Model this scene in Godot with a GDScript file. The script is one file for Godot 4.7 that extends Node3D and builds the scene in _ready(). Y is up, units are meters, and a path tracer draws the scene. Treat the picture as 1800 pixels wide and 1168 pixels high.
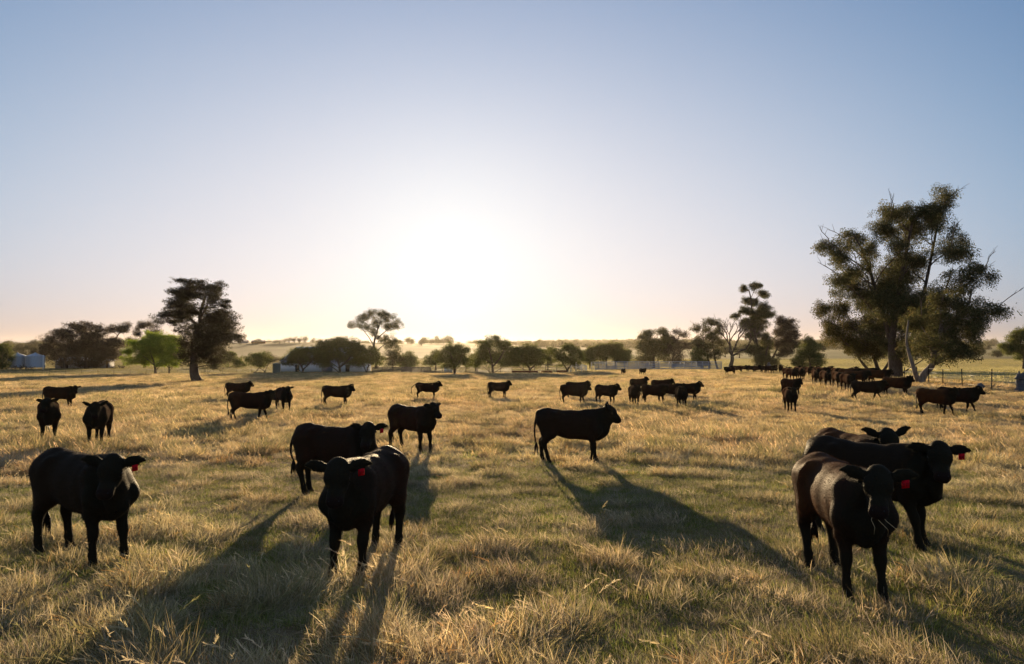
extends Node3D
# A dry paddock at sundown: black cattle, tussock grass, gum trees, yards and sheds.

const EYE := 2.17
const EXPOSURE := 2.55
const SKY_GAIN := 0.392
const SUN := Vector3(-0.08664, 0.10975, -0.99018)
var knots_d := [-300.0, -60.0, 0.0, 25.0, 50.0, 100.0, 150.0, 200.0, 300.0, 500.0, 900.0, 1600.0, 3000.0, 6000.0, 12000.0]
var knots_y := [-1.0, 0.6, 2.17, 3.12, 4.07, 5.5, 6.75, 7.8, 9.5, 11.25, 12.75, 10.7, 2.5, -12.0, -20.0]
var knots_m := []
var rng := RandomNumberGenerator.new()
var bump_noise := FastNoiseLite.new()
var patch_noise := FastNoiseLite.new()
var tuft_noise := FastNoiseLite.new()
var M := {}
var taken := {}


# ---------------------------------------------------------------- naming helpers
func numbered(called: String) -> String:
	if not taken.has(called):
		taken[called] = 0
		return called
	taken[called] += 1
	return "%s_%03d" % [called, taken[called]]


func tag(o: Node, label: String, category: String, group := "", kind := "") -> Node:
	o.set_meta("label", label)
	if category:
		o.set_meta("category", category)
	if group:
		o.set_meta("group", group)
	if kind:
		o.set_meta("kind", kind)
	return o


func thing(called: String, at: Vector3, turn := 0.0) -> Node3D:
	var o := Node3D.new()
	o.name = numbered(called)
	add_child(o)
	o.position = at
	o.rotation.y = turn
	return o


func part(called: String, mesh: Mesh, mat: Material, parent: Node, at := Vector3.ZERO) -> MeshInstance3D:
	var o := MeshInstance3D.new()
	o.name = called
	o.mesh = mesh
	o.material_override = mat
	o.position = at
	parent.add_child(o, true)
	return o


func top(called: String, mesh: Mesh, mat: Material, at := Vector3.ZERO) -> MeshInstance3D:
	var o := MeshInstance3D.new()
	o.name = numbered(called)
	o.mesh = mesh
	o.material_override = mat
	o.position = at
	add_child(o)
	return o


# ---------------------------------------------------------------- shapes
func begin() -> SurfaceTool:
	var st := SurfaceTool.new()
	st.begin(Mesh.PRIMITIVE_TRIANGLES)
	return st


func tube(st: SurfaceTool, pts: Array, radii: Array, sides := 7) -> void:
	var rings := []
	var side := Vector3.RIGHT
	for i in pts.size():
		var p: Vector3 = pts[i]
		var d: Vector3 = (pts[mini(i + 1, pts.size() - 1)] - pts[maxi(i - 1, 0)])
		d = d.normalized() if d.length() > 1e-6 else Vector3.UP
		side = side - d * side.dot(d)
		if side.length() < 0.05:
			side = d.cross(Vector3.FORWARD if absf(d.z) < 0.9 else Vector3.RIGHT)
		side = side.normalized()
		var up := side.cross(d)
		var ring := PackedVector3Array()
		for k in sides:
			var a := TAU * k / sides
			ring.append(p + (side * cos(a) + up * sin(a)) * float(radii[i]))
		rings.append(ring)
	for i in pts.size() - 1:
		for k in sides:
			var a: Vector3 = rings[i][k]
			var b: Vector3 = rings[i][(k + 1) % sides]
			var c: Vector3 = rings[i + 1][(k + 1) % sides]
			var e: Vector3 = rings[i + 1][k]
			for v in [a, b, c, a, c, e]:
				st.add_vertex(v)
	for i in [0, pts.size() - 1]:
		for k in sides:
			var a: Vector3 = rings[i][k]
			var b: Vector3 = rings[i][(k + 1) % sides]
			for v in ([pts[i], b, a] if i == 0 else [pts[i], a, b]):
				st.add_vertex(v)


func box(st: SurfaceTool, c: Vector3, s: Vector3, turn := Basis.IDENTITY) -> void:
	var h := s / 2.0
	for ax in 3:
		for sg in [-1.0, 1.0]:
			var n := Vector3.ZERO
			n[ax] = sg
			var u := Vector3.ZERO
			u[(ax + 1) % 3] = 1.0
			var w := n.cross(u)
			var q := [n - u - w, n - u + w, n + u + w, n + u - w]
			for k in [0, 1, 2, 0, 2, 3]:
				st.add_vertex(c + turn * ((q[k] as Vector3) * h))


func done(st: SurfaceTool, smooth := false) -> ArrayMesh:
	if smooth:
		st.index()
	st.generate_normals()
	return st.commit()


# ---------------------------------------------------------------- terrain
func ground(x: float, z: float) -> float:
	var d := -z
	var n := knots_d.size()
	var dd := clampf(d, knots_d[0], knots_d[n - 1] - 0.001)
	var i := 0
	while i < n - 2 and knots_d[i + 1] <= dd:
		i += 1
	var h: float = knots_d[i + 1] - knots_d[i]
	var t: float = (dd - knots_d[i]) / h
	var t2 := t * t
	var t3 := t2 * t
	var y: float = (2.0 * t3 - 3.0 * t2 + 1.0) * knots_y[i] + (t3 - 2.0 * t2 + t) * h * knots_m[i] + (3.0 * t2 - 2.0 * t3) * knots_y[i + 1] + (t3 - t2) * h * knots_m[i + 1]
	y = EYE - y
	# the paddock lifts a little towards the gum trees on the right
	y += smoothstep(8.0, 30.0, x) * smoothstep(25.0, 58.0, d) * (1.0 - smoothstep(110.0, 260.0, d))
	if d > 250.0:
		y += 14.5 * exp(-pow((x + 290.0) / 170.0, 2.0) / 2.0 - pow((d - 900.0) / 190.0, 2.0) / 2.0)
		y += 13.0 * exp(-pow((x + 150.0) / 170.0, 2.0) / 2.0 - pow((d - 1500.0) / 260.0, 2.0) / 2.0)
	return y


func on_ground(x: float, z: float) -> Vector3:
	return Vector3(x, ground(x, z), z)


# how far the dry paddock reaches (its far fence line), as a distance along -z for a given bearing x / d
func paddock_end(b: float) -> float:
	var bs := [-0.9, -0.75, -0.35, 0.3, 0.42, 0.52, 0.6, 0.75, 0.9]
	var ds := [140.0, 143.0, 158.0, 162.0, 140.0, 92.0, 72.0, 48.0, 41.0]
	if b <= bs[0]:
		return ds[0]
	for i in bs.size() - 1:
		if b < bs[i + 1]:
			return lerpf(ds[i], ds[i + 1], (b - bs[i]) / (bs[i + 1] - bs[i]))
	return ds[-1]


func make_ground() -> void:
	var n := 384
	var radii := [0.0]
	var r := 1.5
	while r < 4700.0:
		radii.append(r)
		r *= 1.05
	var v := PackedVector3Array()
	var c := PackedColorArray()
	var idx := PackedInt32Array()
	var dry := Color(0.21, 0.155, 0.075)
	var soil := Color(0.15, 0.11, 0.065)
	var green := Color(0.36, 0.31, 0.14)
	var tan := Color(0.25, 0.19, 0.095)
	for i in radii.size():
		for k in n:
			var a := TAU * k / n
			var rr: float = radii[i]
			var x := sin(a) * rr
			var z := -cos(a) * rr
			var y := ground(x, z)
			if rr < 150.0:
				y += 0.03 * bump_noise.get_noise_2d(x * 3.0, z * 3.0) * smoothstep(150.0, 60.0, rr)
			v.append(Vector3(x, y, z))
			var d := -z
			var w := patch_noise.get_noise_2d(x, z)
			var col := dry.lerp(soil, clampf(0.5 + w, 0.0, 1.0))
			if d > 1.0 and d > paddock_end(x / d):
				var side := smoothstep(0.1, 0.35, x / d)
				col = tan.lerp(green, clampf(side * 0.75 + 0.35 * patch_noise.get_noise_2d(x * 0.12, z * 0.5) + 0.12, 0.0, 1.0))
				# broad fields of different crops, each with its own tone
				var band := patch_noise.get_noise_2d(floorf(x / 260.0) * 37.0, floorf(d / 170.0) * 53.0)
				col = col * (1.0 + 0.3 * band)
			c.append(col)
	for i in radii.size() - 1:
		for k in n:
			var a0 := i * n + k
			var a1 := i * n + (k + 1) % n
			var b0 := a0 + n
			var b1 := a1 + n
			if i > 0:
				idx.append_array([a0, a1, b1])
			idx.append_array([a0, b1, b0])
	var arr := []
	arr.resize(Mesh.ARRAY_MAX)
	arr[Mesh.ARRAY_VERTEX] = v
	arr[Mesh.ARRAY_COLOR] = c
	arr[Mesh.ARRAY_INDEX] = idx
	var st := SurfaceTool.new()
	st.create_from_arrays(arr)
	st.generate_normals()
	var o := top("ground", st.commit(), M.ground)
	tag(o, "dry paddock ground running out to the far plain", "", "", "structure")


# ---------------------------------------------------------------- materials
func noise_tex(freq: float, seed_: int, ramp: Gradient = null, normal := false, strength := 4.0, type := FastNoiseLite.TYPE_SIMPLEX_SMOOTH) -> NoiseTexture2D:
	var t := NoiseTexture2D.new()
	var f := FastNoiseLite.new()
	f.seed = seed_
	f.frequency = freq
	f.noise_type = type
	f.fractal_octaves = 4
	t.noise = f
	t.width = 512
	t.height = 512
	t.seamless = true
	if ramp:
		t.color_ramp = ramp
	t.as_normal_map = normal
	t.bump_strength = strength
	return t


func ramp(cols: Array) -> Gradient:
	var g := Gradient.new()
	var offs := PackedFloat32Array()
	var cc := PackedColorArray()
	for i in cols.size():
		offs.append(float(i) / (cols.size() - 1))
		cc.append((cols[i] as Color).linear_to_srgb())
	g.offsets = offs
	g.colors = cc
	return g


func plain(col: Color, rough := 0.9, spec := 0.3) -> StandardMaterial3D:
	var m := StandardMaterial3D.new()
	m.albedo_color = col.linear_to_srgb()
	m.roughness = rough
	m.metallic_specular = spec
	return m


func leafy(back := 0.9) -> StandardMaterial3D:
	var m := StandardMaterial3D.new()
	m.vertex_color_use_as_albedo = true
	m.roughness = 0.75
	m.metallic_specular = 0.25
	m.cull_mode = BaseMaterial3D.CULL_DISABLED
	m.backlight_enabled = true
	m.backlight = Color(back, back, back).linear_to_srgb()
	return m


func make_materials() -> void:
	var g := StandardMaterial3D.new()
	g.vertex_color_use_as_albedo = true
	g.albedo_texture = noise_tex(0.03, 3, ramp([Color(0.55, 0.55, 0.55), Color(0.8, 0.8, 0.8), Color(1, 1, 1)]))
	g.uv1_triplanar = true
	g.uv1_world_triplanar = true
	g.uv1_scale = Vector3(0.35, 0.35, 0.35)
	g.roughness = 1.0
	g.metallic_specular = 0.1
	M.ground = g
	M.grass = leafy(0.95)
	M.leaf = leafy(0.95)
	var hide := StandardMaterial3D.new()
	hide.vertex_color_use_as_albedo = true
	hide.roughness = 0.85
	hide.specular_mode = BaseMaterial3D.SPECULAR_DISABLED
	hide.albedo_color = Color(1.0, 0.93, 0.86)
	hide.rim_enabled = true
	hide.rim = 0.07
	hide.rim_tint = 0.8
	hide.heightmap_enabled = true
	hide.heightmap_texture = noise_tex(0.05, 11)
	hide.heightmap_scale = 0.3
	hide.uv1_triplanar = true
	hide.uv1_scale = Vector3(3.0, 1.6, 3.0)
	M.hide = hide
	# the near animals show the sheen of their coats
	var sleek := hide.duplicate() as StandardMaterial3D
	sleek.specular_mode = BaseMaterial3D.SPECULAR_SCHLICK_GGX
	sleek.metallic_specular = 0.085
	sleek.roughness = 0.6
	sleek.rim = 0.05
	M.sleek_hide = sleek
	var coat := StandardMaterial3D.new()
	coat.vertex_color_use_as_albedo = true
	coat.roughness = 0.8
	coat.metallic_specular = 0.22
	coat.cull_mode = BaseMaterial3D.CULL_DISABLED
	coat.backlight_enabled = true
	coat.backlight = Color(0.9, 0.9, 0.9)
	M.coat = coat
	M.eye = plain(Color(0.008, 0.006, 0.005), 0.08, 0.6)
	M.tail_hair = plain(Color(0.012, 0.009, 0.007), 0.7)
	var tg := plain(Color(0.45, 0.007, 0.018), 0.8, 0.15)
	tg.backlight_enabled = true
	tg.backlight = Color(0.45, 0.02, 0.045)
	M.ear_tag = tg
	M.ink = plain(Color(0.03, 0.005, 0.008), 0.7)
	M.straw = leafy(0.6)
	M.straw.vertex_color_use_as_albedo = false
	M.straw.backlight = Color(0.6, 0.5, 0.3)
	M.straw.albedo_color = Color(0.55, 0.44, 0.26).linear_to_srgb()
	var bark := plain(Color(1, 1, 1), 0.95, 0.2)
	bark.albedo_texture = noise_tex(0.02, 21, ramp([Color(0.045, 0.033, 0.024), Color(0.085, 0.065, 0.05), Color(0.15, 0.12, 0.095)]))
	bark.uv1_triplanar = true
	bark.uv1_scale = Vector3(0.9, 0.25, 0.9)
	M.bark = bark
	var pale := plain(Color(1, 1, 1), 0.9, 0.25)
	pale.albedo_texture = noise_tex(0.015, 22, ramp([Color(0.08, 0.06, 0.045), Color(0.18, 0.145, 0.115), Color(0.30, 0.25, 0.20)]))
	pale.uv1_triplanar = true
	pale.uv1_scale = Vector3(0.5, 0.15, 0.5)
	M.pale_bark = pale
	var zinc := plain(Color(1, 1, 1), 0.5, 0.5)
	zinc.albedo_texture = noise_tex(0.02, 31, ramp([Color(0.26, 0.30, 0.36), Color(0.36, 0.42, 0.50), Color(0.42, 0.48, 0.56)]))
	zinc.uv1_triplanar = true
	zinc.uv1_scale = Vector3(0.3, 0.3, 0.3)
	zinc.metallic = 0.25
	M.zinc = zinc
	M.white_steel = plain(Color(0.74, 0.77, 0.82), 0.6, 0.4)
	M.yard_steel = plain(Color(0.22, 0.27, 0.35), 0.6, 0.5)
	M.grey_wall = plain(Color(0.24, 0.24, 0.26), 0.85)
	M.green_tank = plain(Color(0.10, 0.15, 0.14), 0.6, 0.4)
	M.rust = plain(Color(0.17, 0.07, 0.035), 0.9)
	M.dark = plain(Color(0.02, 0.02, 0.022), 0.9)
	M.timber = plain(Color(1, 1, 1), 0.95)
	M.timber.albedo_texture = noise_tex(0.02, 41, ramp([Color(0.09, 0.07, 0.055), Color(0.16, 0.13, 0.10), Color(0.24, 0.20, 0.16)]))
	M.timber.uv1_triplanar = true
	M.post = plain(Color(0.016, 0.014, 0.013), 0.8)
	M.wire = plain(Color(0.10, 0.10, 0.11), 0.5, 0.6)
	M.stone = plain(Color(1, 1, 1), 0.9)
	M.stone.albedo_texture = noise_tex(0.03, 51, ramp([Color(0.06, 0.06, 0.065), Color(0.13, 0.13, 0.14)]))
	M.stone.uv1_triplanar = true


# ---------------------------------------------------------------- sky, sun and camera
func sky_picture() -> ImageTexture:
	var w := 720
	var h := 360
	var data := PackedFloat32Array()
	data.resize(w * h * 3)
	var at := 0
	for j in h:
		var e := PI / 2.0 - PI * (j + 0.5) / h
		var sy := sin(e)
		var up := maxf(sy, 0.0)
		var cy := cos(e)
		var warm := exp(-up / 0.06)
		for i in w:
			var a := TAU * (i + 0.5) / w
			var gam := acos(clampf(sin(a) * cy * SUN.x + sy * SUN.y - cos(a) * cy * SUN.z, -1.0, 1.0))
			var g2 := gam * gam
			if gam > 0.8:
				g2 = 0.64 + 1.1 * (gam - 0.8)
			var near := exp(-gam / 0.12)
			var away := smoothstep(0.85, 2.0, gam)  # added fill: sky far from the sun is raised to lighten the shadows
			var er := exp(1.085 - 3.50 * up - 0.100 * warm - 2.634 * g2 + 1.319 * near)
			var eg := exp(0.885 - 2.74 * up - 0.700 * warm - 1.764 * g2 + 1.439 * near)
			var eb := exp(0.850 - 1.80 * up - 1.220 * warm - 1.198 * g2 + 1.321 * near)
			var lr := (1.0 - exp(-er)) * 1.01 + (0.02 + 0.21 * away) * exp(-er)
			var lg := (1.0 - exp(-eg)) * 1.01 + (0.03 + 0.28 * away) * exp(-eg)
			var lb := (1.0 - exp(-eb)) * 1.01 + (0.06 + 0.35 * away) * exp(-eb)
			# the bright air close round the sun
			var glow := 0.6 * exp(-pow(gam / 0.035, 2.0))
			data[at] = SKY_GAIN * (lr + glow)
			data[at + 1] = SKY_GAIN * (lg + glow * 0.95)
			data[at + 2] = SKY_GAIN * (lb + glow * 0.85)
			at += 3
	var im := Image.create_from_data(w, h, false, Image.FORMAT_RGBF, data.to_byte_array())
	return ImageTexture.create_from_image(im)


func make_view() -> void:
	var cam := Camera3D.new()
	cam.name = "camera"
	cam.fov = 51.92
	cam.near = 0.1
	cam.far = 20000.0
	add_child(cam)
	cam.position = Vector3(0, EYE, 0)
	cam.rotation.x = atan2(21.0, 1200.0)
	cam.current = true
	var sky := Sky.new()
	var sm := PanoramaSkyMaterial.new()
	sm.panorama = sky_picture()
	sky.sky_material = sm
	var e := Environment.new()
	e.background_mode = Environment.BG_SKY
	e.sky = sky
	e.tonemap_mode = Environment.TONE_MAPPER_LINEAR
	e.tonemap_exposure = EXPOSURE
	e.sdfgi_enabled = true
	e.ssao_enabled = true
	e.ssil_enabled = true
	e.volumetric_fog_enabled = true
	e.volumetric_fog_density = 0.000028
	e.volumetric_fog_length = 4000.0
	e.volumetric_fog_anisotropy = 0.6
	e.volumetric_fog_albedo = Color(1.0, 0.95, 0.88)
	var we := WorldEnvironment.new()
	we.name = "world_environment"
	we.environment = e
	add_child(we)
	var sun := DirectionalLight3D.new()
	sun.name = "sun"
	sun.light_energy = 1.6
	sun.light_color = Color(1.0, 0.875, 0.68)
	sun.light_angular_distance = 0.5
	sun.shadow_enabled = true
	add_child(sun)
	sun.look_at_from_position(SUN * 50.0, Vector3.ZERO)


# ---------------------------------------------------------------- grass
func blade(st: SurfaceTool, p: Vector3, azim: float, length: float, lean0: float, lean1: float, width: float, segs: int, col: Color) -> Vector3:
	var dirn := Vector3(cos(azim), 0, sin(azim))
	var across := Vector3(-sin(azim), 0, cos(azim)).rotated(dirn, rng.randf_range(-0.9, 0.9))
	across = across.rotated(Vector3.UP, rng.randf_range(-0.8, 0.8))
	var q := p
	var pl := q - across * width * 0.5
	var pr := q + across * width * 0.5
	for s in segs:
		var t := (s + 1.0) / segs
		var th := lerpf(lean0, lean1, (s + 0.5) / segs)
		q += (dirn * sin(th) + Vector3.UP * cos(th)) * (length / segs)
		var w := width * (1.0 - t * t) * 0.5
		st.set_color(col)
		if s == segs - 1:
			st.add_vertex(pl)
			st.add_vertex(q)
			st.add_vertex(pr)
		else:
			var nl := q - across * w
			var nr := q + across * w
			for v in [pl, nl, nr, pl, nr, pr]:
				st.add_vertex(v)
			pl = nl
			pr = nr
	return q


func plume(st: SurfaceTool, p: Vector3, azim: float, size: float, width: float, col: Color) -> void:
	# a feathery seed head that droops along the wind
	var q := p
	var th := rng.randf_range(0.3, 1.0)
	var dirn := Vector3(cos(azim), 0, sin(azim))
	for k in 9:
		var step := (dirn * sin(th) + Vector3.UP * cos(th)) * size / 9.0
		q += step
		th += 0.035
		for s in 2:
			var out := (step.normalized() * 1.2 + Vector3(rng.randf_range(-1, 1), rng.randf_range(-1, 1), rng.randf_range(-1, 1)) * 0.6).normalized()
			var w := Vector3(rng.randf_range(-1, 1), rng.randf_range(-1, 1), rng.randf_range(-1, 1)).cross(out).normalized() * width
			st.set_color(col)
			st.add_vertex(q - w * 0.5)
			st.add_vertex(q + out * size * rng.randf_range(0.2, 0.34))
			st.add_vertex(q + w * 0.5)


# n blades of that height and width in a clump; lean: how far they bend; wind: how much they agree on a direction
func tuft(n: int, radius: float, tall: Vector2, width: float, segs: int, lean: Vector2, wind: float, heads: float, cols: Array) -> ArrayMesh:
	var st := begin()
	for i in n:
		var a := rng.randf() * TAU
		var r := radius * sqrt(rng.randf())
		var azim := lerpf(a, rng.randf_range(-0.7, 0.7), wind) + rng.randf_range(-0.5, 0.5)
		var col: Color = cols[rng.randi() % cols.size()]
		col = col * rng.randf_range(0.75, 1.2)
		var len := rng.randf_range(tall.x, tall.y)
		var l0 := rng.randf_range(0.0, lean.x)
		var tip := blade(st, Vector3(cos(a) * r, -0.02, sin(a) * r), azim, len, l0, l0 + rng.randf_range(0.2, lean.y), width * rng.randf_range(0.6, 1.3), segs, col)
		if rng.randf() < heads:
			plume(st, tip, azim, rng.randf_range(0.09, 0.16), width * 1.1, (cols[0] as Color) * rng.randf_range(1.0, 1.25))
	return done(st)


func scatter(called: String, label: String, meshes: Array, places: Array, tints: Array) -> void:
	# places[k]: transforms for meshes[k]; the whole sward is one thing that nobody could count
	var whole := thing(called, Vector3.ZERO)
	tag(whole, label, "grass", "", "stuff")
	for k in meshes.size():
		if places[k].is_empty():
			continue
		var mm := MultiMesh.new()
		mm.transform_format = MultiMesh.TRANSFORM_3D
		mm.use_colors = true
		mm.mesh = meshes[k]
		mm.instance_count = places[k].size()
		for i in places[k].size():
			mm.set_instance_transform(i, places[k][i])
			mm.set_instance_color(i, tints[k][i])
		var o := MultiMeshInstance3D.new()
		o.name = "tufts"
		o.multimesh = mm
		o.material_override = M.grass
		o.set_meta("kind", "stuff")
		whole.add_child(o, true)


func make_grass() -> void:
	var straw := [Color(0.74, 0.58, 0.35), Color(0.66, 0.50, 0.28), Color(0.60, 0.44, 0.23), Color(0.78, 0.64, 0.41), Color(0.52, 0.41, 0.23)]  # middle and far grass: lighter than the near blond, sunlit brightness painted in
	var blond := [Color(0.66, 0.55, 0.36), Color(0.58, 0.47, 0.29), Color(0.50, 0.41, 0.24), Color(0.72, 0.62, 0.44), Color(0.44, 0.37, 0.20)]
	var rusty := [Color(0.55, 0.36, 0.17), Color(0.45, 0.27, 0.12), Color(0.6, 0.45, 0.22), Color(0.35, 0.22, 0.11)]
	var olive := [Color(0.22, 0.265, 0.055), Color(0.29, 0.31, 0.075), Color(0.17, 0.21, 0.04), Color(0.38, 0.34, 0.13), Color(0.46, 0.39, 0.19)]
	var lush := [Color(0.12, 0.19, 0.032), Color(0.18, 0.25, 0.045), Color(0.23, 0.28, 0.065)]
	var hummock := [Color(0.26, 0.24, 0.12), Color(0.34, 0.28, 0.15), Color(0.20, 0.20, 0.09), Color(0.44, 0.35, 0.19)]
	var dead := [Color(0.40, 0.35, 0.26), Color(0.50, 0.44, 0.33), Color(0.32, 0.27, 0.19)]
	# fine tufts for the nearest grass, then broader ones where a pixel covers more
	var near := []
	for i in 4:
		near.append(tuft(66, 0.16, Vector2(0.09, 0.25), 0.0054, 4, Vector2(1.45, 0.7), 0.4, 0.012, blond))
	for i in 2:
		near.append(tuft(60, 0.14, Vector2(0.09, 0.23), 0.0054, 4, Vector2(1.4, 0.6), 0.35, 0.01, rusty))
	for i in 3:
		near.append(tuft(62, 0.17, Vector2(0.04, 0.14), 0.0060, 3, Vector2(1.3, 0.6), 0.2, 0.0, olive))
	for i in 2:
		near.append(tuft(48, 0.14, Vector2(0.04, 0.13), 0.0070, 3, Vector2(1.2, 0.6), 0.2, 0.0, lush))
	for i in 3:
		near.append(tuft(60, 0.20, Vector2(0.08, 0.24), 0.0045, 3, Vector2(1.45, 0.6), 0.3, 0.0, dead))
	for i in 2:
		near.append(tuft(230, 0.26, Vector2(0.12, 0.33), 0.0062, 4, Vector2(1.2, 0.7), 0.3, 0.02, hummock))
	for i in 2:
		near.append(tuft(7, 0.08, Vector2(0.22, 0.38), 0.0042, 5, Vector2(0.7, 0.7), 0.5, 0.3, blond))
	var mid := []
	for i in 4:
		mid.append(tuft(70, 0.20, Vector2(0.10, 0.30), 0.0085, 3, Vector2(1.0, 0.7), 0.45, 0.01, straw))
	for i in 2:
		mid.append(tuft(60, 0.18, Vector2(0.09, 0.28), 0.0085, 3, Vector2(0.9, 0.7), 0.4, 0.01, rusty))
	for i in 2:
		mid.append(tuft(60, 0.26, Vector2(0.04, 0.14), 0.011, 2, Vector2(0.8, 1.1), 0.15, 0.0, olive))
	for i in 2:
		mid.append(tuft(56, 0.3, Vector2(0.12, 0.32), 0.008, 2, Vector2(1.3, 0.5), 0.4, 0.0, dead))
	for i in 2:
		mid.append(tuft(170, 0.30, Vector2(0.20, 0.46), 0.010, 3, Vector2(0.8, 0.7), 0.3, 0.0, hummock))
	var far := []
	for i in 4:
		far.append(tuft(60, 0.55, Vector2(0.12, 0.34), 0.022, 2, Vector2(0.5, 1.2), 0.5, 0.0, straw))
	far.append(tuft(60, 0.5, Vector2(0.12, 0.32), 0.022, 2, Vector2(0.5, 1.2), 0.5, 0.0, rusty))
	far.append(tuft(60, 0.6, Vector2(0.08, 0.22), 0.026, 2, Vector2(0.8, 1.0), 0.3, 0.0, olive))
	far.append(tuft(60, 0.6, Vector2(0.08, 0.24), 0.022, 2, Vector2(1.2, 0.5), 0.3, 0.0, dead))
	far.append(tuft(130, 0.45, Vector2(0.20, 0.50), 0.022, 2, Vector2(0.8, 0.7), 0.3, 0.0, hummock))
	var sets := [near, mid, far]
	var near_of := [[0, 1, 2, 3], [4, 5], [6, 7, 8], [9, 10], [11, 12, 13], [16, 17], [14, 15]]
	var mid_of := [[0, 1, 2, 3], [4, 5], [6, 7], [6, 7], [8, 9], [0, 1], [10, 11]]
	var far_of := [[0, 1, 2, 3], [4], [5], [5], [6], [0], [7]]
	var of_kind := [near_of, mid_of, far_of]
	var names := ["near_grass", "middle_grass", "far_grass"]
	var labels := ["dry blond tussocks mixed with short green grass in the near paddock", "wind-leaning straw-coloured grass of the middle paddock", "pale dry grass covering the far end of the paddock"]
	var bands := [[3.6, 15.0, 185.0], [15.0, 44.0, 42.0], [44.0, 166.0, 7.5]]
	for b in 3:
		var places := []
		var tints := []
		for k in sets[b].size():
			places.append([])
			tints.append([])
		var d0: float = bands[b][0]
		var d1: float = bands[b][1]
		var area := 0.84 * (d1 * d1 - d0 * d0) + 7.0 * (d1 - d0)
		var n := int(area * float(bands[b][2]))
		var hummocks := [0.022, 0.055, 0.09]
		for i in n:
			var d := sqrt(lerpf(d0 * d0, d1 * d1, rng.randf()))
			var half := 0.84 * d + 3.5
			var x := rng.randf_range(-half, half)
			if b == 2 and d > paddock_end(x / d) + 1.0:
				continue
			var z := -d
			var big := patch_noise.get_noise_2d(x, z)
			var small := tuft_noise.get_noise_2d(x, z)
			var rich := clampf((34.0 - d) / 26.0, 0.0, 1.0) * (1.0 + 0.35 * clampf(x / (d + 1.0), -0.4, 0.6))
			var dryness := 0.60 + 0.55 * big + 0.75 * small - 0.42 * rich + rng.randf_range(-0.38, 0.38)
			if d > 24.0:
				dryness += 0.18
			var kind := 0
			var pick := rng.randf()
			if dryness > 0.45:
				kind = 0 if pick < 0.66 else (1 if pick < 0.82 else (4 if pick < 0.98 else 5))
			elif dryness > 0.2:
				kind = 2 if pick < 0.42 else (4 if pick < 0.74 else (0 if pick < 0.94 else 3))
			else:
				kind = 2 if pick < 0.56 else (3 if pick < 0.78 else 4)
			if rng.randf() < hummocks[b] * smoothstep(-0.1, 0.5, big + 0.6 * small + 0.2):
				kind = 6
			var list: Array = of_kind[b][kind]
			var which: int = list[rng.randi() % list.size()]
			var s := rng.randf_range(0.75, 1.2) * (0.58 + 0.85 * pow(clampf(0.5 + 1.0 * small + 0.6 * big, 0.0, 1.0), 1.5))
			var basis := Basis(Vector3.UP, rng.randf_range(-1.6, 1.6) if kind in [0, 1, 5] else rng.randf() * TAU)
			basis = Basis(Vector3(rng.randf_range(-1, 1), 0, rng.randf_range(-1, 1)).normalized(), rng.randf_range(0.0, 0.22)) * basis
			basis = basis.scaled(Vector3(s, s * rng.randf_range(0.8, 1.15) * (0.80 if b < 2 else 0.9), s))
			places[which].append(Transform3D(basis, on_ground(x, z)))
			var drift := tuft_noise.get_noise_2d(x * 0.45 + 300.0, z * 0.45)
			var tone := rng.randf_range(0.72, 1.15) * (1.0 + 0.25 * big + 0.35 * drift)
			var hue := patch_noise.get_noise_2d(x * 2.2 - 70.0, z * 2.2) * 0.22
			tints[which].append(Color(tone, tone * (rng.randf_range(0.95, 1.03) - maxf(hue, 0.0) * 0.5), tone * (rng.randf_range(0.86, 1.04) - absf(hue) * 0.6)))
		scatter(names[b], labels[b], sets[b], places, tints)


func make_pasture() -> void:
	# the greener fields beyond the fences, seen only as a soft sheen of short grass
	var cols := [Color(0.36, 0.31, 0.12), Color(0.42, 0.36, 0.16), Color(0.50, 0.42, 0.22), Color(0.29, 0.27, 0.10)]
	var meshes := [tuft(70, 1.6, Vector2(0.12, 0.26), 0.06, 2, Vector2(0.9, 0.6), 0.2, 0.0, cols), tuft(70, 1.8, Vector2(0.10, 0.30), 0.07, 2, Vector2(0.9, 0.6), 0.2, 0.0, cols)]
	var places := [[], []]
	var tints := [[], []]
	for i in 26000:
		var d := sqrt(lerpf(60.0 * 60.0, 520.0 * 520.0, rng.randf()))
		var x := rng.randf_range(-0.85, 0.85) * d
		if d < paddock_end(x / d) + 3.0 or (d < 240.0 and rng.randf() < 0.2):
			continue
		var s := rng.randf_range(0.8, 1.5)
		var w := rng.randi() % 2
		var band := 1.0 + 0.35 * patch_noise.get_noise_2d(floorf(x / 260.0) * 37.0, floorf(d / 90.0) * 53.0)
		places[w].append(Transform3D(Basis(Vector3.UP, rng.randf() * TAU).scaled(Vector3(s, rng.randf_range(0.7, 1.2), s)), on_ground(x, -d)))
		var tn := (0.72 if x < 0.1 * d else 1.0) * band * rng.randf_range(0.85, 1.15)  # fields on the sun's side are tinted darker to offset their backlit glare
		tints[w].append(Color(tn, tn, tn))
	scatter("pasture_grass", "short yellow-green pasture beyond the paddock fences", meshes, places, tints)


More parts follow.
